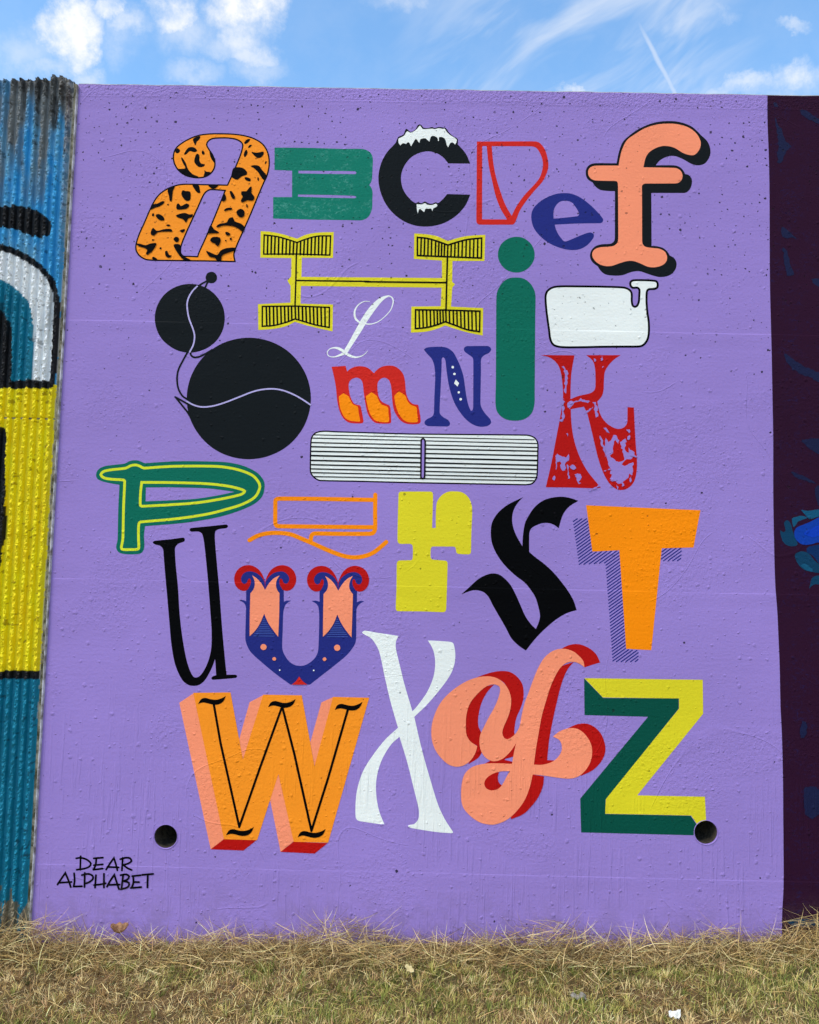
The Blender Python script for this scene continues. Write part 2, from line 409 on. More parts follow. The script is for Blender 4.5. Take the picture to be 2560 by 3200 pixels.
# outlines surveyed on the wall, millimetres: x along the wall from the camera axis, z above datum; * marks a sharp corner
LETTERS = [
 ('letter_a', 'orange lowercase letter a covered in black leopard spots', [
  ('F',
    'orange', ['-896,3119* -1029,3119 -1154,3118 -1322,3118 -1360,3134 -1382,3162 -1385,3192 -1374,3240 -1351,3301 -1325,3371 -1304,3419 -1279,3454 -1242,3481 -1205,3497 -1163,3505 -1066,3505 -948,3505* -929,3553 -906,3615 -887,3672 -881,3712 -889,3727 -911,3740 -949,3747 -992,3747 -1034,3742 -1054,3728 -1060,3710 -1048,3687 -1030,3661 -1019,3635 -1015,3604 -1025,3575 -1047,3553 -1076,3542 -1114,3541 -1157,3551 -1191,3574 -1214,3608 -1222,3648 -1213,3685 -1185,3714 -1140,3742 -1098,3758 -1047,3766 -988,3768 -929,3767 -878,3761 -831,3748 -787,3723 -761,3688 -749,3649 -747,3605 -756,3557 -772,3517 -798,3447 -829,3360 -863,3272 -890,3203 -903,3159 -902,3142',
    '-958,3478* -1031,3481 -1052,3470 -1066,3450 -1087,3397 -1113,3332 -1144,3253 -1164,3192 -1165,3158 -1151,3141 -1122,3140 -1080,3139* -1073,3164 -1035,3260 -997,3365']),
  ('C',
    'black', 7.0, ['-896,3119* -1029,3119 -1154,3118 -1322,3118 -1360,3134 -1382,3162 -1385,3192 -1374,3240 -1351,3301 -1325,3371 -1304,3419 -1279,3454 -1242,3481 -1205,3497 -1163,3505 -1066,3505 -948,3505* -929,3553 -906,3615 -887,3672 -881,3712 -889,3727 -911,3740 -949,3747 -992,3747 -1034,3742 -1054,3728 -1060,3710 -1048,3687 -1030,3661 -1019,3635 -1015,3604 -1025,3575 -1047,3553 -1076,3542 -1114,3541 -1157,3551 -1191,3574 -1214,3608 -1222,3648 -1213,3685 -1185,3714 -1140,3742 -1098,3758 -1047,3766 -988,3768 -929,3767 -878,3761 -831,3748 -787,3723 -761,3688 -749,3649 -747,3605 -756,3557 -772,3517 -798,3447 -829,3360 -863,3272 -890,3203 -903,3159 -902,3142',
    '-958,3478* -1031,3481 -1052,3470 -1066,3450 -1087,3397 -1113,3332 -1144,3253 -1164,3192 -1165,3158 -1151,3141 -1122,3140 -1080,3139* -1073,3164 -1035,3260 -997,3365']),
  ('F',
    'black', ['-1129,3740 -1093,3754 -1097,3736 -1109,3725 -1115,3705 -1124,3720']),
  ('F',
    'black', ['-1215,3676 -1203,3690 -1190,3678 -1195,3666 -1208,3663']),
  ('F',
    'black', ['-1170,3660 -1158,3684 -1146,3695 -1121,3695 -1105,3677 -1120,3670 -1141,3676 -1155,3662 -1165,3656']),
  ('F',
    'black', ['-1082,3675 -1078,3681 -1068,3669 -1070,3658 -1081,3662']),
  ('F',
    'black', ['-1111,3657 -1102,3663 -1093,3653 -1092,3629 -1083,3613 -1064,3609 -1070,3598 -1091,3594 -1108,3606 -1118,3624 -1115,3643']),
  ('F',
    'black', ['-1184,3640 -1178,3642 -1159,3614 -1147,3584 -1123,3558 -1093,3545 -1114,3541 -1157,3549 -1191,3572 -1200,3582 -1175,3584 -1160,3588 -1174,3614']),
  ('F',
    'black', ['-1068,3550 -1064,3566 -1066,3579 -1056,3572 -1033,3569 -1047,3553 -1064,3544']),
  ('F',
    'black', ['-1044,3678 -1030,3663 -1014,3635 -1014,3613 -1025,3626 -1038,3647']),
  ('F',
    'black', ['-872,3730 -860,3742 -845,3744 -851,3730 -866,3718 -874,3721']),
  ('F',
    'black', ['-854,3702 -846,3714 -835,3713 -842,3703 -852,3697']),
  ('F',
    'black', ['-874,3664 -868,3684 -861,3688 -855,3673 -863,3655 -870,3651']),
  ('F',
    'black', ['-837,3678 -811,3674 -777,3680 -776,3666 -789,3650 -806,3648 -823,3661']),
  ('F',
    'black', ['-765,3631 -759,3631 -763,3618 -768,3618']),
  ('F',
    'black', ['-922,3593 -901,3598 -876,3594 -856,3577 -855,3561 -882,3550 -899,3534 -920,3540 -931,3551']),
  ('F',
    'black', ['-865,3547 -849,3546 -835,3539 -837,3527 -852,3529 -863,3537']),
  ('F',
    'black', ['-802,3547 -796,3547 -794,3530 -801,3534']),
  ('F',
    'black', ['-838,3605 -817,3610 -796,3606 -778,3583 -758,3559 -766,3533 -785,3552 -799,3574 -821,3595']),
  ('F',
    'black', ['-1121,3503 -1091,3502 -1084,3480 -1081,3463 -1094,3463 -1109,3480']),
  ('F',
    'black', ['-1045,3504 -992,3505 -1006,3488 -1023,3485 -1034,3492']),
  ('F',
    'black', ['-1242,3477 -1207,3495 -1216,3469 -1217,3447 -1220,3416 -1229,3418 -1234,3442']),
  ('F',
    'black', ['-1174,3456 -1168,3474 -1153,3470 -1132,3468 -1127,3444 -1130,3425 -1147,3420 -1164,3435']),
  ('F',
    'black', ['-1318,3397 -1293,3402 -1269,3415 -1256,3416 -1258,3405 -1280,3389 -1305,3380 -1321,3371']),
  ('F',
    'black', ['-1241,3401 -1236,3404 -1233,3399 -1238,3395']),
  ('F',
    'black', ['-1192,3404 -1184,3406 -1173,3393 -1146,3407 -1132,3399 -1141,3383 -1166,3376 -1191,3376 -1196,3386']),
  ('F',
    'black', ['-1314,3347 -1307,3355 -1302,3343 -1311,3338']),
  ('F',
    'black', ['-1295,3343 -1282,3351 -1257,3337 -1252,3320 -1270,3318 -1288,3330']),
  ('F',
    'black', ['-1196,3344 -1165,3357 -1148,3358 -1131,3351 -1112,3353 -1116,3338 -1134,3331 -1140,3316 -1146,3310 -1159,3326 -1181,3333']),
  ('F',
    'black', ['-1242,3294 -1232,3299 -1220,3294 -1229,3289']),
  ('F',
    'black', ['-1315,3260 -1304,3280 -1287,3265 -1245,3275 -1216,3275 -1209,3263 -1236,3262 -1282,3257 -1298,3240 -1313,3245']),
  ('F',
    'black', ['-1174,3268 -1153,3277 -1147,3273 -1158,3258']),
  ('F',
    'black', ['-1201,3228 -1191,3237 -1176,3231 -1177,3214 -1188,3210 -1200,3220']),
  ('F',
    'black', ['-1308,3219 -1302,3223 -1299,3218 -1304,3213']),
  ('F',
    'black', ['-1384,3197 -1367,3198 -1338,3191 -1313,3200 -1285,3202 -1293,3177 -1309,3157 -1327,3142 -1334,3150 -1328,3167 -1346,3178 -1369,3184']),
  ('F',
    'black', ['-1269,3178 -1262,3183 -1258,3177 -1265,3171']),
  ('F',
    'black', ['-1240,3161 -1230,3165 -1220,3144 -1206,3142 -1218,3130 -1235,3137']),
  ('F',
    'black', ['-1303,3125 -1297,3134 -1276,3121 -1292,3117']),
  ('F',
    'black', ['-1200,3196 -1171,3199 -1165,3184 -1165,3158 -1151,3141 -1113,3121 -1146,3121 -1168,3141 -1186,3166']),
  ('F',
    'black', ['-936,3472 -926,3474 -908,3445 -912,3434 -924,3440']),
  ('F',
    'black', ['-961,3461 -952,3439 -957,3424 -972,3422']),
  ('F',
    'black', ['-877,3474 -854,3475 -838,3496 -828,3499 -828,3468 -813,3447 -819,3429 -848,3429 -873,3417 -879,3428 -870,3446 -878,3458']),
  ('F',
    'black', ['-852,3407 -847,3410 -843,3394 -849,3392']),
  ('F',
    'black', ['-960,3376 -948,3387 -922,3389 -921,3380 -943,3377 -955,3371']),
  ('F',
    'black', ['-897,3373 -878,3385 -860,3374 -860,3350 -874,3341 -894,3354']),
  ('F',
    'black', ['-994,3293 -978,3307 -945,3314 -933,3336 -914,3340 -905,3321 -873,3309 -856,3292 -863,3268 -889,3287 -919,3297 -961,3298 -988,3288']),
  ('F',
    'black', ['-1035,3258 -1022,3299 -1004,3278 -978,3262 -1014,3258']),
  ('F',
    'black', ['-949,3264 -939,3266 -923,3256 -934,3247 -946,3253']),
  ('F',
    'black', ['-1021,3226 -1009,3239 -975,3237 -970,3222 -982,3192 -999,3207 -1018,3215']),
  ('F',
    'black', ['-949,3224 -943,3226 -941,3220 -947,3218']),
  ('F',
    'black', ['-926,3233 -919,3239 -915,3230 -922,3224']),
  ('F',
    'black', ['-1039,3168 -1014,3159 -984,3149 -968,3171 -940,3184 -896,3187 -897,3174 -934,3161 -961,3145 -964,3121 -987,3123 -994,3134 -1021,3140']),
 ]),
 ('letter_b', 'scratched green slab letter B with two narrow slots', [
  ('F',
    'green_worn', ['-723,3703* -546,3705* -387,3703* -292,3705 -264,3698 -244,3682 -235,3655 -235,3610 -236,3557 -240,3537 -249,3521* -238,3506 -232,3485 -232,3453 -232,3404 -239,3378 -254,3354 -282,3341 -345,3340* -503,3339* -717,3340* -721,3449* -628,3451* -632,3586* -719,3588*',
    '-601,3587* -447,3589* -324,3590 -314,3583 -320,3575 -478,3573* -600,3573*',
    '-599,3465* -444,3466* -320,3464 -311,3458 -319,3452 -475,3452* -599,3454*']),
 ]),
 ('letter_c', 'black round letter C capped with white snow and icicles', [
  ('F',
    'charcoal', ['138,3640* 114,3669 82,3690 37,3700 -7,3690 -44,3668 -75,3629 -91,3586 -93,3550 -85,3511 -68,3479 -43,3450 -17,3433 30,3426 68,3430 93,3437 112,3453 136,3483* 250,3482* 229,3431 192,3383 142,3345 95,3325 42,3316 -15,3319 -68,3337 -116,3369 -158,3415 -188,3473 -203,3532 -204,3581 -192,3637 -168,3687 -125,3738* -119,3753 -112,3770 -86,3784 -79,3804 -73,3814 -60,3804 -50,3798 -28,3811 -16,3833 -5,3838 5,3830 14,3820 38,3820 55,3826 67,3820 86,3826 111,3824 124,3821 138,3800 163,3778 179,3771 185,3758 183,3740* 224,3692 247,3641*']),
  ('F',
    'charcoal', ['-20,3431* -8,3438 11,3433 27,3443 40,3436 62,3431 81,3440 93,3433* 78,3410* -1,3409*']),
  ('F',
    'white', ['-111,3757 -107,3764 -83,3777 -68,3801 -53,3793 -35,3801 -20,3813 -5,3831 8,3814 38,3815 57,3817 68,3814 89,3820 108,3816 117,3818 127,3802 147,3784 177,3765 177,3750 170,3737* 163,3745 157,3748 146,3744 137,3723* 130,3732 123,3759 112,3772 91,3774 90,3754* 85,3754* 82,3771 58,3780 49,3773 43,3750* 36,3755 23,3766 6,3764 -3,3759 -6,3743* -11,3746 -24,3763 -36,3745 -47,3723* -54,3738 -62,3745 -73,3735* -84,3739 -95,3734 -100,3727* -108,3737']),
  ('F',
    'white', ['-13,3428* 11,3427 27,3434 40,3426 62,3425 81,3432 89,3425 84,3416 69,3408 65,3392* 59,3407 47,3406 31,3406 25,3388* 15,3396 4,3405 -2,3399 -6,3381* -11,3399']),
 ]),
 ('letter_d', 'red outlined letter D with a curved inner stroke', [
  ('F',
    'red', ['278,3755* 553,3762 585,3757 613,3725 629,3676 633,3635 626,3602 605,3557 564,3507 521,3449 494,3404 479,3363 466,3337 440,3334 295,3331 282,3345 280,3546*',
    '352,3733* 546,3736 573,3728 596,3691 606,3651 604,3622 591,3577 560,3535 517,3486 478,3428 455,3379* 423,3435 399,3499 374,3580 359,3662',
    '305,3732* 327,3733* 338,3637 355,3560 376,3475 400,3414 432,3360* 310,3358*']),
 ]),
 ('letter_e', 'navy blue lowercase letter e tucked beside the red D', [
  ('F',
    'navy', ['709,3500 749,3497 792,3479 839,3444 879,3404 904,3372 902,3358 892,3351 781,3347 667,3339* 673,3315 687,3287 711,3257 723,3255 762,3272 816,3296 844,3303 859,3293 856,3274 825,3237 789,3217 754,3212 704,3219 645,3242 598,3277 566,3317 553,3357 553,3397 569,3430 611,3467 666,3493',
    '661,3369* 661,3408 672,3436 694,3457 721,3461 749,3454 769,3430 784,3404 785,3390 777,3384 722,3376']),
 ]),
 ('letter_f', 'peach lowercase letter f with thick black drop shadow', [
  ('F',
    'charcoal', ['970,3658* 974,3683 982,3720 999,3766 1029,3799 1076,3835 1132,3863 1183,3877 1231,3881 1282,3877 1338,3857 1369,3831 1389,3809* 1413,3787 1430,3754 1433,3717 1420,3684 1400,3663 1368,3656 1337,3664 1298,3686 1266,3699 1242,3702 1211,3694 1183,3677 1163,3652* 1258,3653 1286,3642 1301,3624 1307,3610* 1325,3606 1339,3588 1341,3564 1332,3535 1313,3516 1293,3513 1141,3510* 1142,3241* 1163,3241 1198,3232 1221,3212 1231,3195* 1253,3181 1264,3157 1258,3125 1237,3100 1202,3087 1170,3087 1124,3100 1092,3111 1069,3113 1038,3106 999,3091 956,3088 917,3093 893,3111 879,3133* 858,3148 844,3168 841,3192 850,3217 873,3237 904,3245 944,3249 959,3263 962,3292 962,3515* 923,3516 888,3521 862,3541 852,3557* 828,3573 818,3598 820,3626 836,3647 863,3656']),
  ('F',
    'peach', ['980,3646* 984,3675 997,3729 1021,3778 1053,3804 1108,3840 1164,3860 1219,3867 1271,3865 1322,3851 1361,3823 1383,3786 1385,3757 1373,3728 1353,3709 1329,3708 1298,3718 1258,3742 1227,3751 1195,3751 1159,3738 1128,3715 1112,3686 1102,3640* 1258,3640 1282,3630 1294,3610 1293,3587 1279,3567 1258,3561 1112,3557 1096,3548 1095,3518* 1096,3262 1108,3238 1147,3231 1182,3227 1208,3212 1218,3184 1211,3160 1190,3143 1155,3134 1124,3136 1084,3153 1053,3163 1026,3163 991,3153 944,3136 905,3137 873,3153 854,3178 852,3200 865,3219 893,3229 936,3233 963,3241 977,3260 979,3292* 977,3536 973,3564 958,3567 864,3568 840,3580 829,3604 834,3627 852,3640 883,3644']),
 ]),
 ('letter_g', 'black letter g of two big discs joined by a thin line', [
  ('F',
    'charcoal', ['-935,2834 -941,2781 -963,2733 -999,2695 -1046,2670 -1098,2660 -1151,2667 -1199,2691 -1239,2727 -1265,2774 -1276,2827 -1270,2880 -1248,2928 -1212,2967 -1165,2992 -1113,3002 -1060,2995 -1011,2971 -972,2934 -945,2887']),
  ('F',
    'charcoal', ['-503,2447 -509,2381 -529,2318 -563,2261 -608,2213 -664,2177 -726,2154 -792,2145 -859,2151 -923,2171 -981,2205 -1030,2251 -1068,2306 -1093,2368 -1103,2434 -1098,2501 -1079,2564 -1046,2622 -1000,2671 -944,2708 -881,2731 -814,2740 -747,2734 -682,2713 -624,2679 -575,2632 -537,2576 -513,2514']),
  ('F',
    'charcoal', ['-981,3036 -982,3025 -988,3016 -997,3009 -1008,3007 -1018,3009 -1028,3015 -1034,3024 -1037,3035 -1035,3046 -1030,3056 -1021,3062 -1010,3065 -999,3063 -990,3057 -983,3047']),
  ('S',
    'charcoal', 8.8, ['-1025,3015* -1037,2985*',
    '-1030,3018 -1055,3003 -1081,2984',
    '-1108,2664 -1132,2615 -1150,2572 -1154,2530 -1146,2483 -1125,2447 -1098,2429',
    '-1094,2666 -1093,2650 -1079,2638 -1053,2640 -1020,2657 -990,2676',
    '-1159,2440 -1124,2422 -1096,2406',
    '-1157,2439* -1123,2399 -1094,2364 -1057,2302']),
  ('S',
    'lilac', 7.2, ['-1076,2990 -1096,2968 -1113,2938 -1121,2906 -1118,2869 -1108,2827 -1088,2779 -1078,2743 -1082,2700 -1098,2663',
    '-1100,2419 -1071,2404 -1030,2394 -978,2399 -917,2418 -846,2448 -775,2477 -714,2489 -662,2488 -610,2474 -557,2449 -504,2416']),
 ]),
 ('letter_h', 'yellow letter H with four black striped bow tie serifs', [
  ('F',
    'yellow', ['-776,3275* -730,3273 -669,3262 -596,3241* -550,3263 -492,3274 -417,3278* -417,3147* -569,3145* -568,3049* 118,3058* 116,3145* -21,3151* -22,3280* 33,3277 86,3269 144,3245* 191,3261 244,3273 327,3280* 325,3148* 169,3144* 169,3040* 183,3028* 170,3011* 166,2916* 322,2912* 322,2775* 252,2788 182,2807 138,2821* 95,2802 43,2788 -27,2782* -28,2912* 115,2917* 117,3009* -569,3003* -568,2915* -410,2914* -408,2780* -477,2794 -535,2807 -593,2823* -636,2801 -696,2786 -770,2779* -776,2908* -618,2919* -620,3002* -637,3029* -619,3049* -621,3142* -773,3141*']),
  ('C',
    'black', 7.7, ['-758,3256* -695,3249 -644,3236 -596,3221* -556,3238 -498,3255 -432,3258* -433,3161* -594,3163* -757,3159*',
    '-754,2897* -592,2902* -427,2899* -425,2799* -495,2811 -542,2824 -592,2838* -636,2820 -697,2803 -751,2798*']),
  ('S',
    'black', 7.7, ['-597,3162* -595,3033* -595,2898*',
    '-589,3030* -238,3033*']),
  ('S',
    'black', 8.4, ['-740,3254* -739,3159*',
    '-722,3252* -721,3159*',
    '-704,3250* -704,3159*',
    '-686,3247* -685,3159*',
    '-666,3242* -666,3160*',
    '-648,3237* -648,3160*',
    '-630,3232* -630,3160*',
    '-612,3226* -613,3160*',
    '-595,3221* -596,3160*',
    '-578,3228* -578,3160*',
    '-560,3235* -561,3160*',
    '-543,3241* -543,3160*',
    '-525,3247* -525,3160*',
    '-507,3252* -507,3161*',
    '-490,3256* -489,3161*',
    '-472,3256* -472,3161*',
    '-453,3257* -453,3161*',
    '-735,2897* -729,2800*',
    '-719,2897* -714,2801*',
    '-700,2897* -695,2803*',
    '-683,2897* -677,2808*',
    '-664,2897* -659,2813*',
    '-646,2898* -641,2819*',
    '-628,2898* -624,2825*',
    '-612,2898* -608,2831*',
    '-594,2898* -590,2838*',
    '-578,2898* -574,2833*',
    '-559,2898* -555,2828*',
    '-542,2899* -537,2823*',
    '-523,2899* -518,2818*',
    '-505,2899* -500,2813*',
    '-487,2899* -482,2809*',
    '-468,2899* -463,2805*',
    '-449,2899* -445,2802*']),
  ('C',
    'black', 8.0, ['-6,3260* 40,3256 93,3242 145,3224* 192,3241 244,3255 309,3263* 309,3162* 144,3165* -4,3168*',
    '-7,2896* 140,2898* 306,2896* 306,2794* 245,2803 182,2825 139,2840* 94,2822 42,2808 -6,2803*']),
  ('S',
    'black', 8.0, ['143,3166* 142,3039* 141,2896*',
    '-257,3031* 141,3035*']),
  ('S',
    'black', 7.7, ['13,3258* 12,3167*',
    '30,3257* 29,3167*',
    '47,3254* 47,3167*',
    '64,3250* 64,3166*',
    '84,3245* 83,3166*',
    '100,3240* 99,3166*',
    '114,3235* 113,3166*',
    '128,3230* 127,3165*',
    '144,3224* 143,3165*',
    '161,3229* 160,3165*',
    '179,3235* 178,3165*',
    '196,3242* 196,3164*',
    '215,3246* 214,3164*',
    '234,3252* 233,3163*',
    '252,3256* 252,3163*',
    '271,3258* 270,3163*',
    '290,3261* 290,3162*',
    '10,2896* 14,2805*',
    '28,2896* 32,2807*',
    '46,2896* 50,2810*',
    '64,2896* 68,2814*',
    '82,2896* 86,2819*',
    '98,2896* 101,2824*',
    '112,2896* 115,2830*',
    '126,2896* 129,2836*',
    '140,2896* 143,2839*',
    '157,2896* 160,2833*',
    '176,2896* 179,2827*',
    '194,2896* 197,2820*',
    '212,2896* 216,2814*',
    '230,2896* 234,2807*',
    '249,2896* 253,2803*',
    '267,2896* 270,2800*',
    '286,2896* 290,2797*']),
 ]),
 ('letter_i', 'tall green rounded letter i with a round dot', [
  ('F',
    'green', ['570,3185 566,3157 553,3132 533,3111 509,3098 481,3093 453,3097 428,3109 408,3129 395,3153 390,3181 394,3209 406,3235 426,3255 451,3268 479,3273 507,3270 532,3257 552,3238 565,3213']),
  ('F',
    'green', ['479,3068 516,3064 548,3042 568,3011 576,2979 576,2890* 577,2510* 576,2441 564,2400 533,2371 484,2360 435,2368 400,2397 389,2437 389,2537* 386,2854* 386,2975 395,3010 416,3043 444,3063']),
 ]),
 ('letter_j', 'fat white letter J with black outline', [
  ('F',
    'white', ['694,3028 773,3030 922,3031 1005,3029 1031,3020 1044,3003 1045,2965 1050,2940 1061,2934 1072,2941 1080,2962 1082,2996 1082,3021 1072,3030 1050,3029 1039,3040 1039,3057 1052,3066 1110,3068 1162,3065 1171,3054 1170,3035 1158,3026 1128,3023 1119,3012 1117,2966 1121,2909 1128,2856 1127,2795 1117,2764 1098,2743 1072,2737 923,2733 775,2727 700,2727 666,2737 651,2762 643,2815 634,2876 627,2937 626,2983 636,3006 660,3022']),
  ('C',
    'black', 10.4, ['694,3028 773,3030 922,3031 1005,3029 1031,3020 1044,3003 1045,2965 1050,2940 1061,2934 1072,2941 1080,2962 1082,2996 1082,3021 1072,3030 1050,3029 1039,3040 1039,3057 1052,3066 1110,3068 1162,3065 1171,3054 1170,3035 1158,3026 1128,3023 1119,3012 1117,2966 1121,2909 1128,2856 1127,2795 1117,2764 1098,2743 1072,2737 923,2733 775,2727 700,2727 666,2737 651,2762 643,2815 634,2876 627,2937 626,2983 636,3006 660,3022']),
 ]),
 ('letter_k', 'worn red letter K with paint chipped off its legs', [
  ('F',
    'red_deep', ['604,2685* 768,2687* 760,2642 754,2602 751,2552 750,2471* 787,2487 846,2503 865,2518 870,2535 870,2588 866,2635 855,2664 825,2689* 992,2693* 959,2670 927,2633 914,2602 911,2556 909,2516 901,2489 880,2463* 885,2430 901,2387 928,2355 960,2336 986,2331 1009,2340 1023,2360 1025,2393 1025,2438* 1056,2437* 1061,2328 1066,2246 1071,2181 1069,2125 1058,2080 1038,2053 1009,2037 980,2037 951,2054 925,2086 902,2135 883,2193 863,2275 846,2346 830,2405 815,2436* 752,2422* 754,2371 762,2305 776,2246 799,2185 831,2127 864,2085 898,2045* 864,2041 741,2042 635,2041* 660,2156 684,2287 703,2393 709,2436 714,2485 710,2552 700,2611 682,2647 649,2673']),
  ('F',
    'purple_wear', ['921,2282 934,2266 954,2296 967,2301 985,2277 983,2261 967,2277 956,2247 954,2218 944,2194 961,2182 986,2169 1009,2183 1003,2209 996,2245 993,2274 1015,2281 1014,2229 1032,2216 1032,2239 1045,2226 1059,2210 1048,2190 1022,2183 1003,2163 1009,2150 1032,2164 1054,2171 1051,2138 1048,2105 1032,2115 1029,2095 1009,2078 983,2065 961,2084 941,2090 951,2103 945,2113 951,2133 935,2148 928,2181 918,2213 917,2246']),
  ('F',
    'purple_wear', ['709,2631 721,2623 737,2605 736,2579 733,2552 728,2532 728,2502 719,2505 723,2539 721,2575 719,2608']),
  ('F',
    'purple_wear', ['738,2453 777,2465 810,2469 836,2467 843,2457 817,2458 787,2459 761,2443 745,2423 737,2433']),
  ('F',
    'purple_wear', ['862,2456 870,2459 879,2423 885,2390 874,2383 866,2413']),
  ('F',
    'purple_wear', ['823,2412 836,2422 859,2439 856,2431 833,2409 809,2392']),
  ('F',
    'purple_wear', ['685,2199 695,2202 714,2193 731,2190 747,2200 745,2177 731,2164 725,2121 705,2134 703,2166 689,2156 683,2123 680,2172']),
  ('F',
    'purple_wear', ['734,2157 741,2151 742,2125 749,2092 743,2086 738,2115']),
  ('F',
    'purple_wear', ['776,2103 789,2109 804,2097 802,2077 790,2074 803,2064 796,2061 783,2077']),
  ('F',
    'purple_wear', ['668,2094 680,2094 678,2081 670,2078']),
  ('F',
    'purple_wear', ['911,2338 921,2332 939,2312 933,2309 921,2320']),
  ('F',
    'purple_wear', ['715,2479 719,2466 716,2452 719,2419 716,2360 711,2373 713,2419 708,2436']),
  ('F',
    'purple_wear', ['697,2369 710,2373 715,2367 700,2365']),
  ('F',
    'purple_wear', ['889,2291 897,2295 908,2259 918,2227 918,2194 909,2226 897,2259']),
  ('F',
    'purple_wear', ['938,2080 961,2087 980,2084 954,2077']),
  ('F',
    'purple_wear', ['915,2129 944,2137 948,2129 928,2127 912,2122']),
  ('F',
    'purple_wear', ['747,2144 773,2151 778,2135 760,2128']),
  ('F',
    'purple_wear', ['1020,2330 1032,2332 1038,2318 1028,2314']),
  ('F',
    'purple_wear', ['864,2675 871,2665 868,2660']),
  ('F',
    'purple_wear', ['895,2679 902,2682 902,2662 896,2665']),
  ('F',
    'purple_wear', ['1025,2298 1035,2295 1030,2281 1024,2285']),
  ('F',
    'purple_wear', ['733,2301 743,2298 736,2288']),
  ('F',
    'purple_wear', ['838,2036 867,2043 890,2053 871,2038 848,2029']),
  ('F',
    'purple_wear', ['904,2632 912,2634 901,2627']),
  ('F',
    'purple_wear', ['1048,2210 1069,2197 1064,2192 1045,2200']),
  ('F',
    'purple_wear', ['996,2068 1006,2065 1003,2052 993,2055']),
  ('F',
    'purple_wear', ['1032,2092 1042,2102 1045,2082 1035,2076']),
  ('F',
    'purple_wear', ['967,2061 980,2058 980,2039 975,2052']),
 ]),
 ('letter_l', 'thin white script letter L with looping tails', [
  ('S',
    'white', 6.2, ['-347,2673,12 -339,2686,20 -319,2721,22 -280,2792,28 -253,2843,30 -221,2893,30 -187,2934,23 -160,2955,14 -138,2963,6',
    '-140,2963,6 -124,2956,6 -117,2939,6 -120,2916,5 -130,2890,4 -157,2858,4 -188,2833,4 -216,2822,5 -237,2820,6 -262,2824,8 -281,2830,9 -299,2848,10 -304,2874,9 -299,2896,7 -284,2917,5 -259,2932,4 -232,2933,3',
    '-344,2675,16 -361,2688,14 -380,2697,12 -399,2699,7 -420,2692,4 -431,2677,4 -427,2662,4 -413,2654,4 -391,2655,6 -370,2663,10 -345,2674,14',
    '-348,2678,13 -326,2664,13 -304,2656,10 -283,2655,7 -258,2664,4 -243,2677,3 -235,2687,2']),
 ]),
 ('letter_m', 'red lowercase letter m with orange toes', [
  ('F',
    'red', ['-408,2605* -340,2611* -332,2583* -318,2596 -294,2608 -266,2611 -238,2606 -219,2594 -202,2578* -185,2597 -161,2612 -133,2617 -105,2615 -80,2600 -61,2578 -52,2550 -48,2519 -43,2481 -30,2450 -11,2432 16,2427* 24,2388 29,2357 27,2339 7,2333 -33,2333 -61,2344 -83,2367 -101,2401 -110,2448 -114,2492 -120,2526 -131,2548 -150,2557 -168,2551 -182,2531 -182,2494 -175,2462 -159,2438 -134,2426 -122,2420 -116,2392 -113,2339 -123,2333 -169,2332 -194,2338 -216,2361 -229,2386 -239,2427 -247,2470 -253,2517 -258,2536 -270,2550 -289,2554 -311,2544 -322,2525 -320,2491 -311,2456 -295,2428 -279,2421 -264,2418 -257,2395 -246,2342 -252,2332 -286,2330 -317,2334 -339,2349 -355,2371 -367,2402 -376,2442 -384,2505 -396,2561']),
  ('F',
    'orange_bright', ['-368,2454 -366,2461 -347,2476* -322,2462 -311,2441 -298,2422 -276,2413 -271,2385 -263,2348 -263,2340 -286,2340 -314,2344 -336,2357 -352,2383 -362,2411']),
  ('F',
    'orange_bright', ['-238,2461 -231,2469 -212,2484* -186,2467 -175,2444 -159,2424 -131,2413 -127,2385 -125,2342 -163,2340 -188,2346 -207,2365 -220,2389 -230,2424']),
  ('F',
    'orange_bright', ['-100,2467 -95,2475 -79,2491* -47,2470 -36,2444 -17,2425 7,2416 11,2388 16,2354 13,2343 -30,2342 -55,2354 -74,2377 -87,2405 -96,2436']),
 ]),
 ('letter_n', 'navy blue letter N with white dots and diamond', [
  ('F',
    'navy', ['39,2700 51,2710 95,2715 138,2714 160,2706 182,2687 198,2659 214,2625 231,2575 239,2528 248,2472 260,2425 271,2404 278,2407 281,2422 280,2535 278,2652 273,2667 254,2680 235,2695 231,2708 241,2720 262,2722 346,2724 359,2718 364,2706 353,2690 328,2676 316,2659 316,2599 316,2442 323,2417 342,2389 364,2365 369,2349 358,2335 334,2328 309,2328 278,2339 247,2362 218,2396 193,2436 174,2483 160,2536 150,2595 144,2642 139,2658 131,2664 125,2655 125,2610 122,2500 120,2391 135,2372 160,2357 171,2342 167,2329 155,2325 65,2325 51,2333 48,2345 59,2358 83,2371 92,2387 93,2468 95,2563 90,2619 77,2654 58,2675 44,2691']),
  ('F',
    'white', ['185,2616 184,2612 181,2610 177,2610 174,2612 173,2616 174,2619 177,2622 181,2622 184,2620']),
  ('F',
    'white', ['194,2583 193,2579 190,2577 186,2577 183,2579 182,2582 183,2586 186,2588 190,2588 193,2586']),
  ('F',
    'white', ['216,2493 215,2490 212,2487 209,2487 206,2489 205,2493 206,2496 209,2498 212,2498 215,2496']),
  ('F',
    'white', ['227,2459 225,2456 222,2453 219,2453 215,2455 214,2459 215,2463 218,2465 222,2465 225,2463']),
  ('F',
    'white', ['195,2555* 211,2538* 204,2521* 187,2536*']),
 ]),
 ('letter_o', 'wide white letter O ruled with black horizontal lines', [
  ('F',
    'white', ['-496,2179 -496,2229 -493,2256 -477,2278 -443,2288 -370,2287* -27,2284* 538,2291 575,2281 593,2257 595,2214 593,2106 587,2079 568,2057 537,2051* -22,2049* -248,2050* -447,2050 -474,2063 -492,2086 -495,2121']),
  ('C',
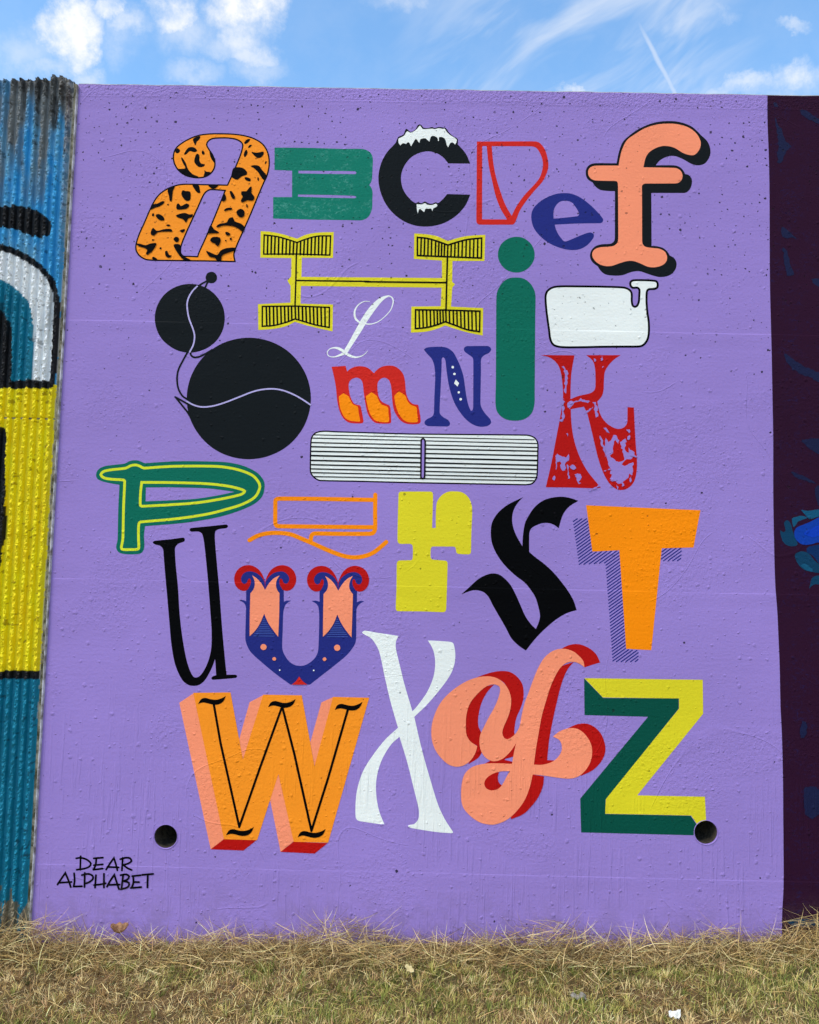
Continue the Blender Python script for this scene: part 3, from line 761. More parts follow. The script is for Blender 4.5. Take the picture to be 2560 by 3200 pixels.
    'black', 6.6, ['-496,2179 -496,2229 -493,2256 -477,2278 -443,2288 -370,2287* -27,2284* 538,2291 575,2281 593,2257 595,2214 593,2106 587,2079 568,2057 537,2051* -22,2049* -248,2050* -447,2050 -474,2063 -492,2086 -495,2121']),
  ('S',
    'black', 5.0, ['-481,2270* 577,2269*']),
  ('S',
    'black', 5.4, ['-494,2254* 591,2251*']),
  ('S',
    'black', 6.2, ['-493,2232* 591,2232*']),
  ('S',
    'black', 7.0, ['-492,2212* 591,2214*']),
  ('S',
    'black', 7.0, ['-492,2190* 591,2192*']),
  ('S',
    'black', 8.1, ['-491,2169* 592,2169*']),
  ('S',
    'black', 7.4, ['-490,2146* 592,2146*']),
  ('S',
    'black', 6.6, ['-489,2125* 592,2126*']),
  ('S',
    'black', 5.8, ['-489,2105* 592,2105*']),
  ('S',
    'black', 5.4, ['-488,2087* 592,2087*']),
  ('S',
    'black', 5.0, ['-474,2068* 579,2071*']),
  ('F',
    'purple_paint', ['34,2247 35,2257 43,2263 50,2257 53,2247 54,2164* 54,2082 52,2074 45,2069 37,2074 36,2082 35,2163*']),
  ('C',
    'black', 7.7, ['34,2247 35,2257 43,2263 50,2257 53,2247 54,2164* 54,2082 52,2074 45,2069 37,2074 36,2082 35,2163*']),
 ]),
 ('letter_p', 'wide green letter P with yellow inline', [
  ('F',
    'green', ['-1522,2052 -1516,2075 -1489,2094 -1428,2105 -1387,2111 -1362,2124 -1331,2128 -1305,2121 -1290,2115 -1147,2127 -993,2130 -890,2127 -813,2111 -750,2081 -718,2046 -711,2015 -720,1969 -755,1932 -830,1895 -931,1862 -1082,1833 -1275,1812* -1278,1768 -1274,1712 -1284,1686 -1309,1678 -1365,1677 -1396,1686 -1408,1709 -1403,1744 -1407,1897 -1407,2008* -1449,2014 -1495,2024 -1516,2036',
    '-1280,1998* -1141,2001 -987,2000 -910,1993 -854,1986* -935,1967 -1036,1949 -1138,1940 -1278,1931*']),
  ('C',
    'yellow_lime', 12.4, ['-1499,2055 -1487,2070 -1452,2079 -1381,2089 -1356,2102 -1330,2105 -1312,2099 -1294,2091 -1227,2097 -1146,2103 -992,2107 -915,2105 -838,2092 -770,2066 -738,2030 -735,2005 -756,1963 -811,1929 -881,1904 -982,1876 -1134,1850 -1297,1832 -1305,1823 -1305,1777 -1300,1711 -1306,1701 -1341,1699 -1377,1699 -1383,1709 -1378,1750 -1382,1898 -1383,2026 -1393,2032 -1450,2034 -1486,2041',
    '-1301,2022* -1142,2024 -988,2022 -896,2014 -834,2002 -806,1990 -823,1974 -909,1952 -1036,1929 -1137,1919 -1295,1907 -1303,1915 -1304,1977']),
 ]),
 ('letter_q', 'orange line drawn letter Q with a wavy tail', [
  ('S',
    'orange_bright', 20.3, ['-180,1987* -179,1904 -177,1823 -188,1803 -216,1799 -350,1796 -464,1795 -478,1787 -483,1755',
    '-188,1962* -437,1961 -641,1958 -656,1951 -657,1934 -654,1841 -647,1828 -628,1826 -433,1828 -180,1831*',
    '-774,1756 -736,1778 -688,1791 -635,1794 -582,1789 -529,1770 -471,1747 -417,1724 -356,1701 -307,1688 -262,1686 -213,1696 -173,1717 -122,1762']),
 ]),
 ('letter_r', 'chunky yellow lowercase letter r', [
  ('F',
    'yellow', ['-69,1996 -60,2005 87,2008 96,1996 96,1910 95,1834* 112,1835* 111,1911 116,1960 137,1991 167,2009 204,2012 237,2007 265,1985 281,1951 285,1914 283,1822 282,1722 274,1712 221,1713 212,1720 208,1742 199,1747* 99,1745 91,1736 91,1693 100,1684 164,1679 172,1668 171,1547 169,1447 159,1436 56,1437 -62,1436 -70,1448 -69,1541 -70,1662 -61,1675 0,1679 5,1691 4,1743 -5,1755 -60,1755 -69,1769 -70,1876']),
 ]),
 ('letter_s', 'black blackletter S', [
  ('F',
    'black', ['527,1991* 505,1967 485,1934 476,1896 479,1856 494,1812 526,1756* 528,1805 537,1865 554,1902 583,1945 623,1977 671,1993 719,1997 759,1990 791,1979* 748,1951 719,1913 698,1846* 675,1862 646,1870 613,1866 573,1847 560,1826 558,1791 559,1730* 585,1708 629,1676 674,1636 714,1590 751,1540 773,1500 786,1460* 741,1445 697,1419 647,1378 596,1326 548,1265* 513,1288 480,1320 450,1373 420,1423 390,1473 368,1513 346,1534 320,1542 294,1542 269,1534 240,1522* 276,1556 319,1596 355,1616 384,1624 414,1621 443,1602 473,1570 499,1523 522,1473 544,1426 570,1390 594,1367* 606,1395 613,1428 606,1467 591,1514 568,1550 539,1584 498,1614 461,1646 428,1682 401,1722 382,1765 375,1809 378,1857 392,1891 417,1923 457,1955']),
 ]),
 ('letter_t', 'orange block letter T with navy hatched shadow', [
  ('S',
    'navy', 5.4, ['768,1880* 786,1893*',
    '770,1865* 808,1893*',
    '772,1851* 830,1894*',
    '774,1836* 852,1894*',
    '776,1821* 864,1887*',
    '778,1807* 865,1872*',
    '780,1792* 866,1856*',
    '783,1778* 868,1841*',
    '785,1763* 869,1826*',
    '787,1749* 870,1811*',
    '789,1734* 871,1796*',
    '791,1720* 872,1781*',
    '793,1705* 874,1766*',
    '795,1691* 874,1750*',
    '797,1676* 878,1737*',
    '819,1677* 903,1739*',
    '844,1679* 927,1741*',
    '868,1681* 951,1743*',
    '893,1684* 976,1745*',
    '917,1686* 994,1743*',
    '924,1675* 995,1728*',
    '925,1660* 996,1713*',
    '927,1645* 997,1698*',
    '928,1630* 999,1683*',
    '929,1615* 1000,1668*',
    '930,1600* 1001,1653*',
    '931,1585* 1002,1637*',
    '932,1570* 1004,1623*',
    '933,1555* 1005,1608*',
    '1189,1744* 1213,1762*',
    '934,1540* 1006,1593*',
    '1188,1727* 1235,1763*',
    '936,1525* 1007,1578*',
    '1186,1710* 1258,1764*',
    '937,1510* 1009,1563*',
    '1197,1702* 1281,1765*',
    '938,1495* 1010,1548*',
    '1219,1703* 1282,1750*',
    '939,1480* 1011,1533*',
    '1241,1703* 1281,1732*',
    '940,1465* 1012,1518*',
    '1263,1704* 1279,1715*',
    '942,1450* 1014,1503*',
    '943,1435* 1015,1488*',
    '944,1420* 1016,1473*',
    '945,1405* 1017,1458*',
    '946,1390* 1018,1443*',
    '947,1375* 1020,1428*',
    '948,1360* 1021,1414*',
    '949,1345* 1022,1399*',
    '951,1330* 1023,1384*',
    '952,1315* 1024,1369*',
    '953,1300* 1025,1354*',
    '954,1286* 1027,1339*',
    '955,1271* 1028,1324*',
    '956,1256* 1029,1310*',
    '957,1241* 1030,1295*',
    '958,1226* 1032,1280*',
    '975,1223* 1049,1278*',
    '997,1223* 1071,1278*',
    '1019,1224* 1077,1267*',
    '1041,1224* 1077,1251*',
    '1063,1225* 1076,1235*']),
  ('F',
    'orange_bright', ['828,1959* 1374,1947* 1340,1768* 1189,1761* 1139,1280* 1020,1284* 987,1747* 859,1738*']),
 ]),
 ('letter_u', 'tall thin black serif letter U', [
  ('F',
    'black', ['-1235,1735 -1227,1743 -1155,1752 -1090,1762 -1083,1756 -1084,1744 -1112,1732 -1126,1715 -1126,1684 -1119,1623 -1104,1518 -1092,1405 -1074,1292 -1050,1188 -1029,1132 -1013,1108 -1001,1105 -983,1113 -958,1153 -941,1205 -935,1250 -937,1325 -946,1408 -958,1513 -975,1642 -987,1722 -995,1763 -1003,1784 -1019,1792 -1053,1791 -1062,1798 -1056,1808 -974,1818 -887,1829 -879,1822 -884,1812 -924,1805 -938,1795 -939,1757 -925,1643 -908,1514 -891,1364 -874,1233 -858,1121* -815,1122 -808,1115 -814,1107 -922,1096 -929,1103 -922,1112 -907,1118* -911,1157 -915,1193* -931,1146 -959,1093 -985,1071 -1007,1066 -1034,1069 -1061,1087 -1085,1124 -1106,1175 -1126,1268 -1139,1366 -1154,1479 -1171,1603 -1180,1675 -1185,1706 -1200,1721 -1223,1726']),
 ]),
 ('letter_v', 'ornate navy circus letter V with red curls and peach stripes', [
  ('F',
    'navy', ['-781,1524* -603,1528* -600,1468* -587,1474 -566,1474* -587,1460 -596,1444 -601,1416 -601,1344 -600,1248 -586,1216 -565,1189 -537,1173 -512,1170 -485,1176 -453,1199 -436,1224 -430,1252 -430,1388 -435,1444 -445,1461 -469,1475* -450,1477 -431,1472* -433,1532* -255,1536* -254,1474* -240,1480 -219,1479* -243,1464 -255,1440 -253,1312 -256,1283 -274,1251 -297,1223 -344,1182 -399,1137 -464,1084* -556,1082* -624,1128 -694,1182 -748,1229 -767,1260 -776,1292 -778,1412 -780,1444 -791,1460 -812,1471* -793,1472 -779,1466*']),
  ('F',
    'red_deep', ['-692,1559* -703,1587 -722,1615 -747,1632 -775,1638 -804,1631 -827,1612 -839,1584 -838,1555 -826,1531 -807,1518 -787,1515 -769,1525* -691,1526*']),
  ('F',
    'navy', ['-691,1524* -694,1558* -708,1580 -733,1600 -758,1608 -782,1606 -800,1593 -807,1574 -803,1556 -790,1548 -778,1556 -775,1567 -767,1575 -760,1565 -762,1545 -773,1523*']),
  ('F',
    'red_deep', ['-692,1559* -684,1587 -667,1616 -643,1634 -615,1641 -586,1636 -561,1618 -547,1590 -546,1562 -557,1537 -574,1523 -594,1520 -613,1528* -691,1526*']),
  ('F',
    'navy', ['-691,1524* -691,1558* -678,1581 -654,1602 -630,1610 -606,1610 -587,1597 -578,1579 -582,1561 -593,1553 -606,1560 -610,1571 -619,1578 -624,1568 -622,1548 -609,1526*']),
  ('F',
    'red_deep', ['-346,1563* -356,1591 -375,1619 -400,1637 -429,1642 -457,1635 -480,1617 -493,1588 -492,1560 -480,1536 -461,1522 -441,1520 -423,1529* -345,1531*']),
  ('F',
    'navy', ['-345,1529* -347,1562* -362,1585 -387,1605 -411,1612 -436,1610 -453,1597 -461,1579 -456,1561 -444,1553 -432,1560 -428,1571 -421,1580 -414,1570 -416,1549 -427,1527*']),
  ('F',
    'red_deep', ['-346,1563* -337,1592 -320,1620 -296,1639 -268,1646 -239,1640 -215,1623 -201,1595 -200,1566 -210,1542 -228,1527 -248,1524 -267,1533* -345,1531*']),
  ('F',
    'navy', ['-345,1529* -344,1562* -331,1586 -307,1606 -283,1615 -259,1614 -240,1602 -232,1584 -235,1566 -247,1557 -260,1564 -264,1575 -272,1583 -278,1573 -276,1553 -263,1531*']),
  ('F',
    'peach', ['-755,1590* -733,1576 -711,1554 -691,1522* -675,1551 -651,1578 -624,1592* -637,1570 -640,1544 -633,1522 -622,1508* -620,1403 -621,1303* -647,1335 -672,1370 -691,1410* -709,1365 -731,1329 -756,1303* -759,1404 -760,1505* -747,1521 -741,1541 -743,1566']),
  ('S',
    'blue_line', 2.9, ['-694,1386* -687,1385*',
    '-696,1377* -684,1376*',
    '-700,1367* -679,1367*',
    '-706,1359* -673,1358*',
    '-710,1349* -668,1349*',
    '-715,1341* -662,1342*',
    '-720,1332* -657,1333*',
    '-726,1324* -650,1325*',
    '-733,1316* -643,1317*',
    '-737,1305* -638,1306*']),
  ('F',
    'peach', ['-408,1594* -385,1580 -364,1559 -344,1526* -327,1555 -304,1582 -277,1597* -289,1574 -293,1548 -286,1526 -274,1512* -274,1408 -275,1308* -301,1339 -326,1375 -345,1414* -362,1370 -386,1333 -410,1308* -412,1409 -413,1509* -399,1526 -393,1546 -396,1570']),
  ('S',
    'blue_line', 2.9, ['-347,1390* -341,1390*',
    '-350,1381* -337,1381*',
    '-354,1372* -333,1372*',
    '-359,1363* -327,1363*',
    '-364,1354* -322,1354*',
    '-369,1346* -316,1346*',
    '-374,1337* -311,1337*',
    '-380,1329* -304,1330*',
    '-387,1320* -297,1322*',
    '-391,1309* -293,1311*']),
  ('F',
    'peach', ['-674,1254 -675,1249 -678,1244 -682,1241 -688,1240 -693,1241 -698,1244 -702,1248 -703,1254 -702,1259 -699,1264 -694,1267 -689,1268 -683,1267 -679,1264 -675,1260']),
  ('F',
    'peach', ['-327,1259 -327,1253 -330,1249 -335,1245 -341,1244 -346,1245 -351,1248 -354,1253 -356,1258 -355,1264 -352,1268 -347,1272 -341,1273 -336,1272 -331,1269 -328,1264']),
  ('F',
    'peach', ['-627,1200 -628,1195 -633,1192 -638,1192 -643,1195 -645,1200 -643,1205 -639,1208 -633,1208 -629,1205']),
  ('F',
    'peach', ['-390,1204 -392,1199 -396,1196 -401,1195 -406,1199 -408,1204 -406,1209 -402,1212 -396,1212 -392,1209']),
  ('F',
    'white', ['-605,1148 -606,1146 -608,1145 -611,1146 -612,1148 -611,1151 -608,1152 -606,1151']),
  ('F',
    'white', ['-445,1150 -446,1148 -448,1147 -451,1148 -452,1150 -451,1153 -448,1154 -446,1153']),
  ('F',
    'red', ['-550,1082* -530,1099 -516,1121* -498,1099 -476,1084*']),
 ]),
 ('letter_w', 'orange block letter W with peach sides and black hairlines', [
  ('F',
    'peach', ['-1075,986* -1009,1032* -839,370* -900,322*']),
  ('F',
    'peach', ['-745,996* -682,1031* -766,732* -789,817*']),
  ('F',
    'peach', ['-408,1003* -354,1029* -430,710* -454,819*']),
  ('F',
    'peach', ['-634,557* -598,666* -517,366* -576,318*']),
  ('F',
    'red_deep', ['-900,322* -839,370* -689,368* -748,320*']),
  ('F',
    'red_deep', ['-576,318* -517,365* -360,362* -418,314*']),
  ('F',
    'orange', ['-1011,1034* -836,1040* -766,732* -682,1033* -501,1034* -431,710* -354,1030* -184,1030* -357,364* -517,365* -598,669* -686,368* -840,369*']),
  ('S',
    'black', 11.3, ['-913,987* -873,804* -771,426*',
    '-771,426* -683,702* -591,980*',
    '-591,980* -527,764* -436,416*',
    '-436,416* -366,656* -281,979*']),
  ('F',
    'black', ['-986,982* -974,1004 -956,1012 -931,1007 -903,1004 -876,1012 -857,1023* -867,998 -886,984 -913,981 -946,988 -966,990']),
  ('F',
    'black', ['-657,976* -646,997 -627,1005 -602,1000 -575,997 -547,1005 -529,1016* -539,992 -558,978 -585,974 -618,982 -637,983']),
  ('F',
    'black', ['-344,970* -333,992 -314,999 -289,994 -261,991 -234,999 -215,1010* -226,986 -244,972 -272,969 -305,976 -324,977']),
  ('F',
    'black', ['-831,387* -820,408 -802,416 -777,411 -750,409 -723,416 -704,427* -714,403 -733,389 -760,386 -792,393 -812,394']),
  ('F',
    'black', ['-499,386* -487,408 -469,415 -444,410 -417,408 -390,415 -371,426* -381,402 -400,389 -427,385 -460,392 -479,394']),
 ]),
 ('letter_x', 'tall white flared letter X', [
  ('F',
    'white', ['-226,1332 -214,1341 -148,1332 -54,1320* -65,1292 -64,1259 -46,1190 -21,1098 20,971* 47,1003 88,1064 114,1129 122,1185 117,1240 102,1277 85,1302* 134,1301 195,1297 207,1289 216,1242 211,1187 189,1135 139,1065 84,1000 29,946* 70,789 115,645 149,546 183,479 220,426 216,420 151,423 59,434 15,442 13,451 40,458 58,481 60,517 52,553 32,625 2,733 -38,853* -75,818 -110,762 -132,703 -142,639 -138,571 -123,508 -99,453* -126,454 -219,466 -232,479 -235,546 -227,619 -202,696 -157,770 -103,840 -46,894* -84,1014 -115,1133 -141,1239 -161,1280 -185,1308 -214,1323']),
 ]),
 ('letter_y', 'peach script letter y with deep red shadow', [
  ('F',
    'red_deep', ['318,1135* 378,1157 428,1167 473,1164 509,1142 534,1106 540,1051 530,1007 506,947 498,888 500,869 482,850* 450,855 432,882 441,931 465,1005 470,1050 454,1104 424,1128 379,1139']),
  ('F',
    'red_deep', ['400,1104* 367,1065 343,1017 331,968 328,929 332,904 343,880 336,831 349,794* 334,767 285,734* 304,771 318,806 323,821* 278,849 265,903 266,966 288,1026 329,1081']),
  ('F',
    'red_deep', ['708,1273* 748,1294 793,1301 844,1284 879,1255 898,1218* 859,1205 827,1194* 779,1235*']),
  ('F',
    'red_deep', ['774,1218* 744,1180 719,1120 695,1025 676,936 662,858 653,762* 687,761* 643,726* 583,729* 606,984* 679,1183*']),
  ('F',
    'red_deep', ['746,909* 791,929 836,933 876,916 906,883 923,834 921,795 901,756 866,721 812,694* 782,719*']),
  ('F',
    'red_deep', ['508,835* 501,781 454,760 489,751 499,737* 350,733* 384,751 433,784*']),
  ('F',
    'red_deep', ['425,704* 423,672 430,653 445,641* 406,599* 346,636* 365,700*']),
  ('F',
    'red_deep', ['584,695* 639,687* 634,643 614,594 585,554 546,515 487,489* 486,543*']),
  ('F',
    'peach', ['824,1194* 804,1208 774,1218 739,1212 709,1186 687,1149 665,1099 645,1034 626,965 612,886 600,812 591,740* 628,740 673,753 702,776 719,805 719,835 707,856 679,870* 706,893 746,909 786,910 821,891 851,852 862,813 856,764 832,720 797,690 758,680 703,683 638,691 586,695* 574,641 550,578 511,524 472,489 428,468 388,463 339,474 294,504 263,542 254,590 257,649 271,693 305,723 355,738 409,742 489,741* 498,795 507,835* 483,800 454,770 424,754 394,752 364,768 344,797 336,831 339,870 352,900 376,949 401,994 420,1039 429,1079 424,1096 399,1105 364,1094 325,1061 290,1016 274,967 271,913 275,869 293,840 326,818* 319,791 300,757 270,732 235,722 196,730 160,758 130,797 114,840 110,894 122,953 150,1013 194,1063 249,1104 303,1130 358,1141 404,1137 439,1118 467,1084 481,1040 478,991 464,946 449,912 442,882 450,860 467,853 487,864 507,884 522,913 531,963 545,1022 565,1077 584,1131 609,1191 638,1237 678,1268 723,1278 769,1267 799,1245 819,1221',
    '479,708* 430,704 395,691 370,671 361,649 371,627 396,618 426,626 445,646 465,683']),
  ('F',
    'red_deep', ['430,702* 424,682 428,657 441,642* 426,626 396,618 371,627 361,649 370,671 395,691']),
 ]),
 ('letter_z', 'folded ribbon letter Z in yellow and dark green', [
  ('F',
    'green_dark', ['823,1142* 913,1053* 1267,1059* 1267,1012* 926,588* 925,523* 1320,524* 1349,483* 1340,465 1338,449 1340,436* 813,437* 808,590* 1123,971* 826,972*']),
  ('F',
    'yellow', ['824,1143* 1380,1148* 1381,991* 1073,611* 1387,612* 1392,503* 1369,498 1351,485* 1322,525* 924,524* 927,590* 1268,1012* 1268,1059* 912,1055*']),
 ]),
 ('lettering', 'black hand lettered words DEAR ALPHABET', [
  ('S',
    'black', 8.7, ['-1520,267 -1500,270 -1470,262 -1451,245 -1457,232 -1480,222 -1515,216',
    '-1500,277* -1499,216*',
    '-1439,269* -1397,273*',
    '-1427,267 -1429,238 -1438,218',
    '-1437,238* -1396,243*',
    '-1438,218* -1395,224*',
    '-1379,220 -1363,247 -1346,273* -1335,244 -1327,218',
    '-1374,232* -1322,231*',
    '-1316,268 -1293,275 -1271,273 -1264,261 -1280,249 -1301,243* -1279,228 -1261,221',
    '-1305,274* -1306,218*',
    '-1600,148 -1584,174 -1567,201* -1550,167 -1538,138',
    '-1596,156* -1536,161*',
    '-1526,200 -1522,167 -1525,141* -1487,143*',
    '-1477,203* -1475,140*',
    '-1490,193 -1463,199 -1441,192 -1438,177 -1457,161 -1474,155',
    '-1425,194* -1426,139*',
    '-1431,150 -1405,153 -1378,159*',
    '-1388,201* -1385,140*',
    '-1371,144 -1355,175 -1340,198* -1327,164 -1315,134',
    '-1368,152* -1314,155*',
    '-1311,197 -1285,201 -1271,192 -1280,177 -1296,171 -1271,164 -1273,146 -1306,134',
    '-1299,197* -1304,136*',
    '-1257,194* -1218,199*',
    '-1253,195 -1250,166 -1257,141',
    '-1250,168* -1224,168*',
    '-1261,141* -1213,146*',
    '-1210,201* -1161,206*',
    '-1185,202 -1185,171 -1184,145']),
 ]),
]
MURAL_EDGE = '1717,4046 1718,4021 1717,3898 1722,3668 1722,3466 1720,3256 1719,3047 1721,2863 1723,2708 1724,2504 1725,2301 1722,2050 1722,1885 1723,1783 1724,1681 1727,1581 1734,1473 1738,1352 1742,1206 1743,1037 1748,894 1750,704 1749,526 1748,363 1746,214 1739,110 1737,64 1735,-53'
MURAL = [('blue_dim', '1749,3990 1767,3982 1767,3963 1751,3968'),
 ('blue_dim', '1753,3909 1773,3861 1789,3851 1803,3792 1834,3766 1813,3744 1797,3712 1776,3674 1763,3679 1767,3754 1763,3840'),
 ('blue_dim', '1883,3955 1924,3940 1972,3903 2015,3877 1972,3882 1933,3897 1887,3928'),
 ('blue_dim', '1779,3352 1822,3321 1852,3290 1817,3295 1784,3299'),
 ('blue_dim', '1783,3247 1805,3226 1822,3153 1832,3107 1804,3111 1790,3184'),
 ('blue_dim', '1920,3088 1959,3094 2031,3075 1958,3052'),
 ('blue_dim', '1783,2715 1823,2695 1873,2660 1951,2626 2022,2592 1950,2580 1907,2605 1852,2624 1808,2659'),
 ('blue_dim', '1857,2294 1945,2301 2016,2263 1944,2231 1896,2260'),
 ('blue_dim', '1810,2138 1874,2119 1928,2085 1894,2094 1835,2113'),
 ('blue_dim', '1918,2060 1941,2080 2012,2057 1940,1981'),
 ('teal_deep', '1753,1860 1768,1850 1778,1860 1772,1896 1786,1909 1801,1897 1806,1881 1811,1861 1821,1831 1835,1795 1820,1785 1790,1787 1767,1802 1757,1829'),
 ('teal_leaf', '1809,1917 1827,1925 1855,1931 1881,1921 1857,1911 1837,1902 1827,1887 1816,1876 1811,1897'),
 ('teal_leaf', '1853,1958* 1889,1956 1939,1963 1991,1962* 2016,1934* 1939,1930 1893,1916 1878,1929'),
 ('teal_deep', '1819,1744 1845,1760 1880,1756 1910,1724 1935,1704 1986,1697 1985,1657 1934,1661 1897,1665 1859,1677 1834,1702'),
 ('teal_leaf', '1867,1702 1884,1693 1904,1675 1899,1666 1872,1675 1847,1694'),
 ('teal_deep', '1885,1586* 1899,1635 1914,1645 1960,1651 1984,1624 1946,1606 1908,1605'),
 ('blue_petal_dark', '1886,1784 1911,1790 1962,1798 2064,1790 2113,1715 2011,1693 1935,1706 1906,1741 1875,1763'),
 ('blue_petal', '1819,1856 1837,1877 1875,1893 1913,1912 1939,1925 2016,1942 2143,1940 2218,1870 2165,1793 2063,1765 1987,1789 1937,1805 1886,1793 1851,1796 1826,1818'),
 ('blue_bright', '1862,1847 1892,1863 1926,1884 1964,1898 1976,1865 1937,1838 1899,1830'),
 ('blue_dim', '1831,896 1842,968 1866,954 1855,896'),
 ('blue_dim', '1847,659 1909,665 1956,591 1883,523 1854,542 1846,612'),
 ('teal_deep', '1760,62 1797,72 1852,76 1920,75 2012,83 2011,44 1797,39')]
GRAFFITI = [('rib_yellow', '-4600,2422* -1726,2485* -1687,1800* -1674,1112* -4445,1049*'),
 ('rib_teal', '-5183,1024* -1665,1103* -1588,-263* -5007,-343*'),
 ('black', '-2786,2453 -2764,2731 -2653,3000 -2420,3157 -2185,3189 -2071,3181 -2000,3165 -1928,3139 -1865,3101 -1810,3049 -1765,2997 -1740,2922 -1730,2753 -1733,2612 -1739,2489 -1740,2466* -4598,2404* -4602,2435*'),
 ('rib_white', '-2745,2480* -2720,2732 -2614,2947 -2399,3108 -2183,3154 -2069,3142 -1998,3131 -1917,3096 -1853,3053 -1798,2999 -1773,2921 -1756,2664 -1757,2504*'),
 ('rib_teal', '-2615,2483* -2587,2690 -2486,2852 -2302,2972 -2156,3006 -2060,2999 -1998,2983 -1943,2944 -1897,2896 -1868,2848 -1857,2750 -1851,2502*'),
 ('black', '-2494,2481* -2454,2649 -2376,2783 -2209,2885 -2105,2882 -2052,2869 -2006,2836 -1968,2775 -1950,2695 -1942,2498*'),
 ('black', '-2428,3274 -2240,3351 -2082,3361 -1995,3371 -1906,3358 -1843,3325 -1797,3283 -1794,3243 -1836,3210 -1889,3218 -1943,3240 -2014,3256 -2076,3259 -2233,3243'),
 ('black', '-2771,2266* -1976,2273 -1955,2256 -1948,2223 -1946,2137 -1939,1965 -1937,1709 -1978,1539 -2714,1523*'),
 ('rib_white', '-2733,2215* -2012,2231 -1987,2222 -1978,2050 -1987,1827 -2042,1622 -2687,1608*'),
 ('black', '-5186,1044* -1711,1122* -1711,1084* -5181,1006*')]
HOLES = [([-1.1106, 0.3743], 0.0535), ([1.3909, 0.4505], 0.0535)]

# ------------------------------------------------------------------ ground
GX = [-40, -4, -1.9, -1.2, -.6, 0, 1.0, 1.5, 1.9, 4, 40]
GZ = [-.12, -.12, -.105, -.115, -.10, -.085, -.075, -.045, -.005, .03, .05]
def gz(x, y):
    return np.interp(x, GX, GZ) * np.clip(1 + np.asarray(y) * .06, .3, 1) + (fbm(np.asarray(x) * 3 + 50, np.asarray(y) * 3 + 50, 3) - .5) * .035

m, b, bs = new_mat('dry_soil_and_thatch')
geo = b.n('ShaderNodeNewGeometry'); p = geo.outputs['Position']
c = b.mix(b.ramp(b.noise(p, 14, 6, .7), .3, .7), lin(92, 72, 44), lin(150, 122, 74))
c = b.mix(b.m('MULTIPLY', b.ramp(b.noise(p, 1.6, 4, .6), .45, .62), .6), c, lin(84, 88, 42))
b.put(bs.inputs['Base Color'], c); bs.inputs['Roughness'].default_value = .95
bp = b.n('ShaderNodeBump'); bp.inputs['Distance'].default_value = 1.0
b.put(bp.inputs['Height'], b.m('MULTIPLY', b.noise(p, 60, 5, .7), .02)); m.node_tree.links.new(bp.outputs[0], bs.inputs['Normal'])
M_SOIL = m
xs = np.concatenate([[-1500, -300, -80, -30, -12], np.linspace(-6, 6, 81), [12, 30, 80, 300, 1500]])
ys = np.concatenate([[-1500, -300, -80, -30, -12, -8], np.linspace(-5, 1, 41), [2, 5, 12, 30, 80, 300, 1500]])
XX, YY = np.meshgrid(xs, ys)
ZZ = gz(XX, YY)
nx = len(xs)
ground = mesh_obj('ground', np.stack([XX, YY, ZZ], -1).reshape(-1, 3), [(j * nx + i, j * nx + i + 1, (j + 1) * nx + i + 1, (j + 1) * nx + i) for j in range(len(ys) - 1) for i in range(nx - 1)], M_SOIL, smooth=True)
tag(ground, None, kind='structure')

# ------------------------------------------------------------------ the smooth painted wall
X0, X1, ZB, TH = -1.713, 7.0, -.7, .30
topx = np.concatenate([np.linspace(X0, 2.6, 110), np.linspace(2.8, X1, 12)])
topz = 4.012 + (topx - X0) * .004 + (fbm(topx * 9, topx * 0, 5) - .5) * .006
loop = [(X0, ZB), (X1, ZB)] + [(x, z) for x, z in zip(topx[::-1], topz[::-1])]
pv = [Vector(v) for v in loop]; pe = [(i, (i + 1) % len(loop)) for i in range(len(loop))]
HN = 40
for (hx, hz), hr in HOLES:
    s0 = len(pv)
    pv += [Vector((hx + hr * math.cos(2 * math.pi * k / HN), hz + hr * math.sin(2 * math.pi * k / HN))) for k in range(HN)]
    pe += [(s0 + k, s0 + (k + 1) % HN) for k in range(HN)]
r = delaunay_2d_cdt(pv, pe, [], 1, 1e-6)
V2 = np.array([tuple(v) for v in r[0]])
faces = []
for f in r[2]:
    c = V2[list(f)].mean(0)
    if all((c[0] - h[0][0]) ** 2 + (c[1] - h[0][1]) ** 2 > (h[1] * .985) ** 2 for h in HOLES): faces.append(tuple(f))
verts = [(v[0], 0.0, v[1]) for v in V2]
wall = mesh_obj('painted_wall', verts, faces, MATS['purple'])
tag(wall, 'tall smooth concrete wall painted lavender with a colourful alphabet mural', 'wall', kind='thing')
# coping: chamfered top, back and ends of the same wall
n = len(topx); cv = []
for x, z in zip(topx, topz): cv += [(x, 0.0, z), (x, .010, z + .009), (x, TH, z + .012), (x, TH, ZB)]
cf = [(4 * i + k, 4 * (i + 1) + k, 4 * (i + 1) + k + 1, 4 * i + k + 1) for i in range(n - 1) for k in range(3)]
mesh_obj('coping', cv, cf, M_CONC, wall)
mesh_obj('wall_end', [(X0, 0, ZB), (X0, TH, ZB), (X0, TH, 4.02), (X0, 0, 4.012)], [(0, 1, 2, 3)], M_CONC, wall)

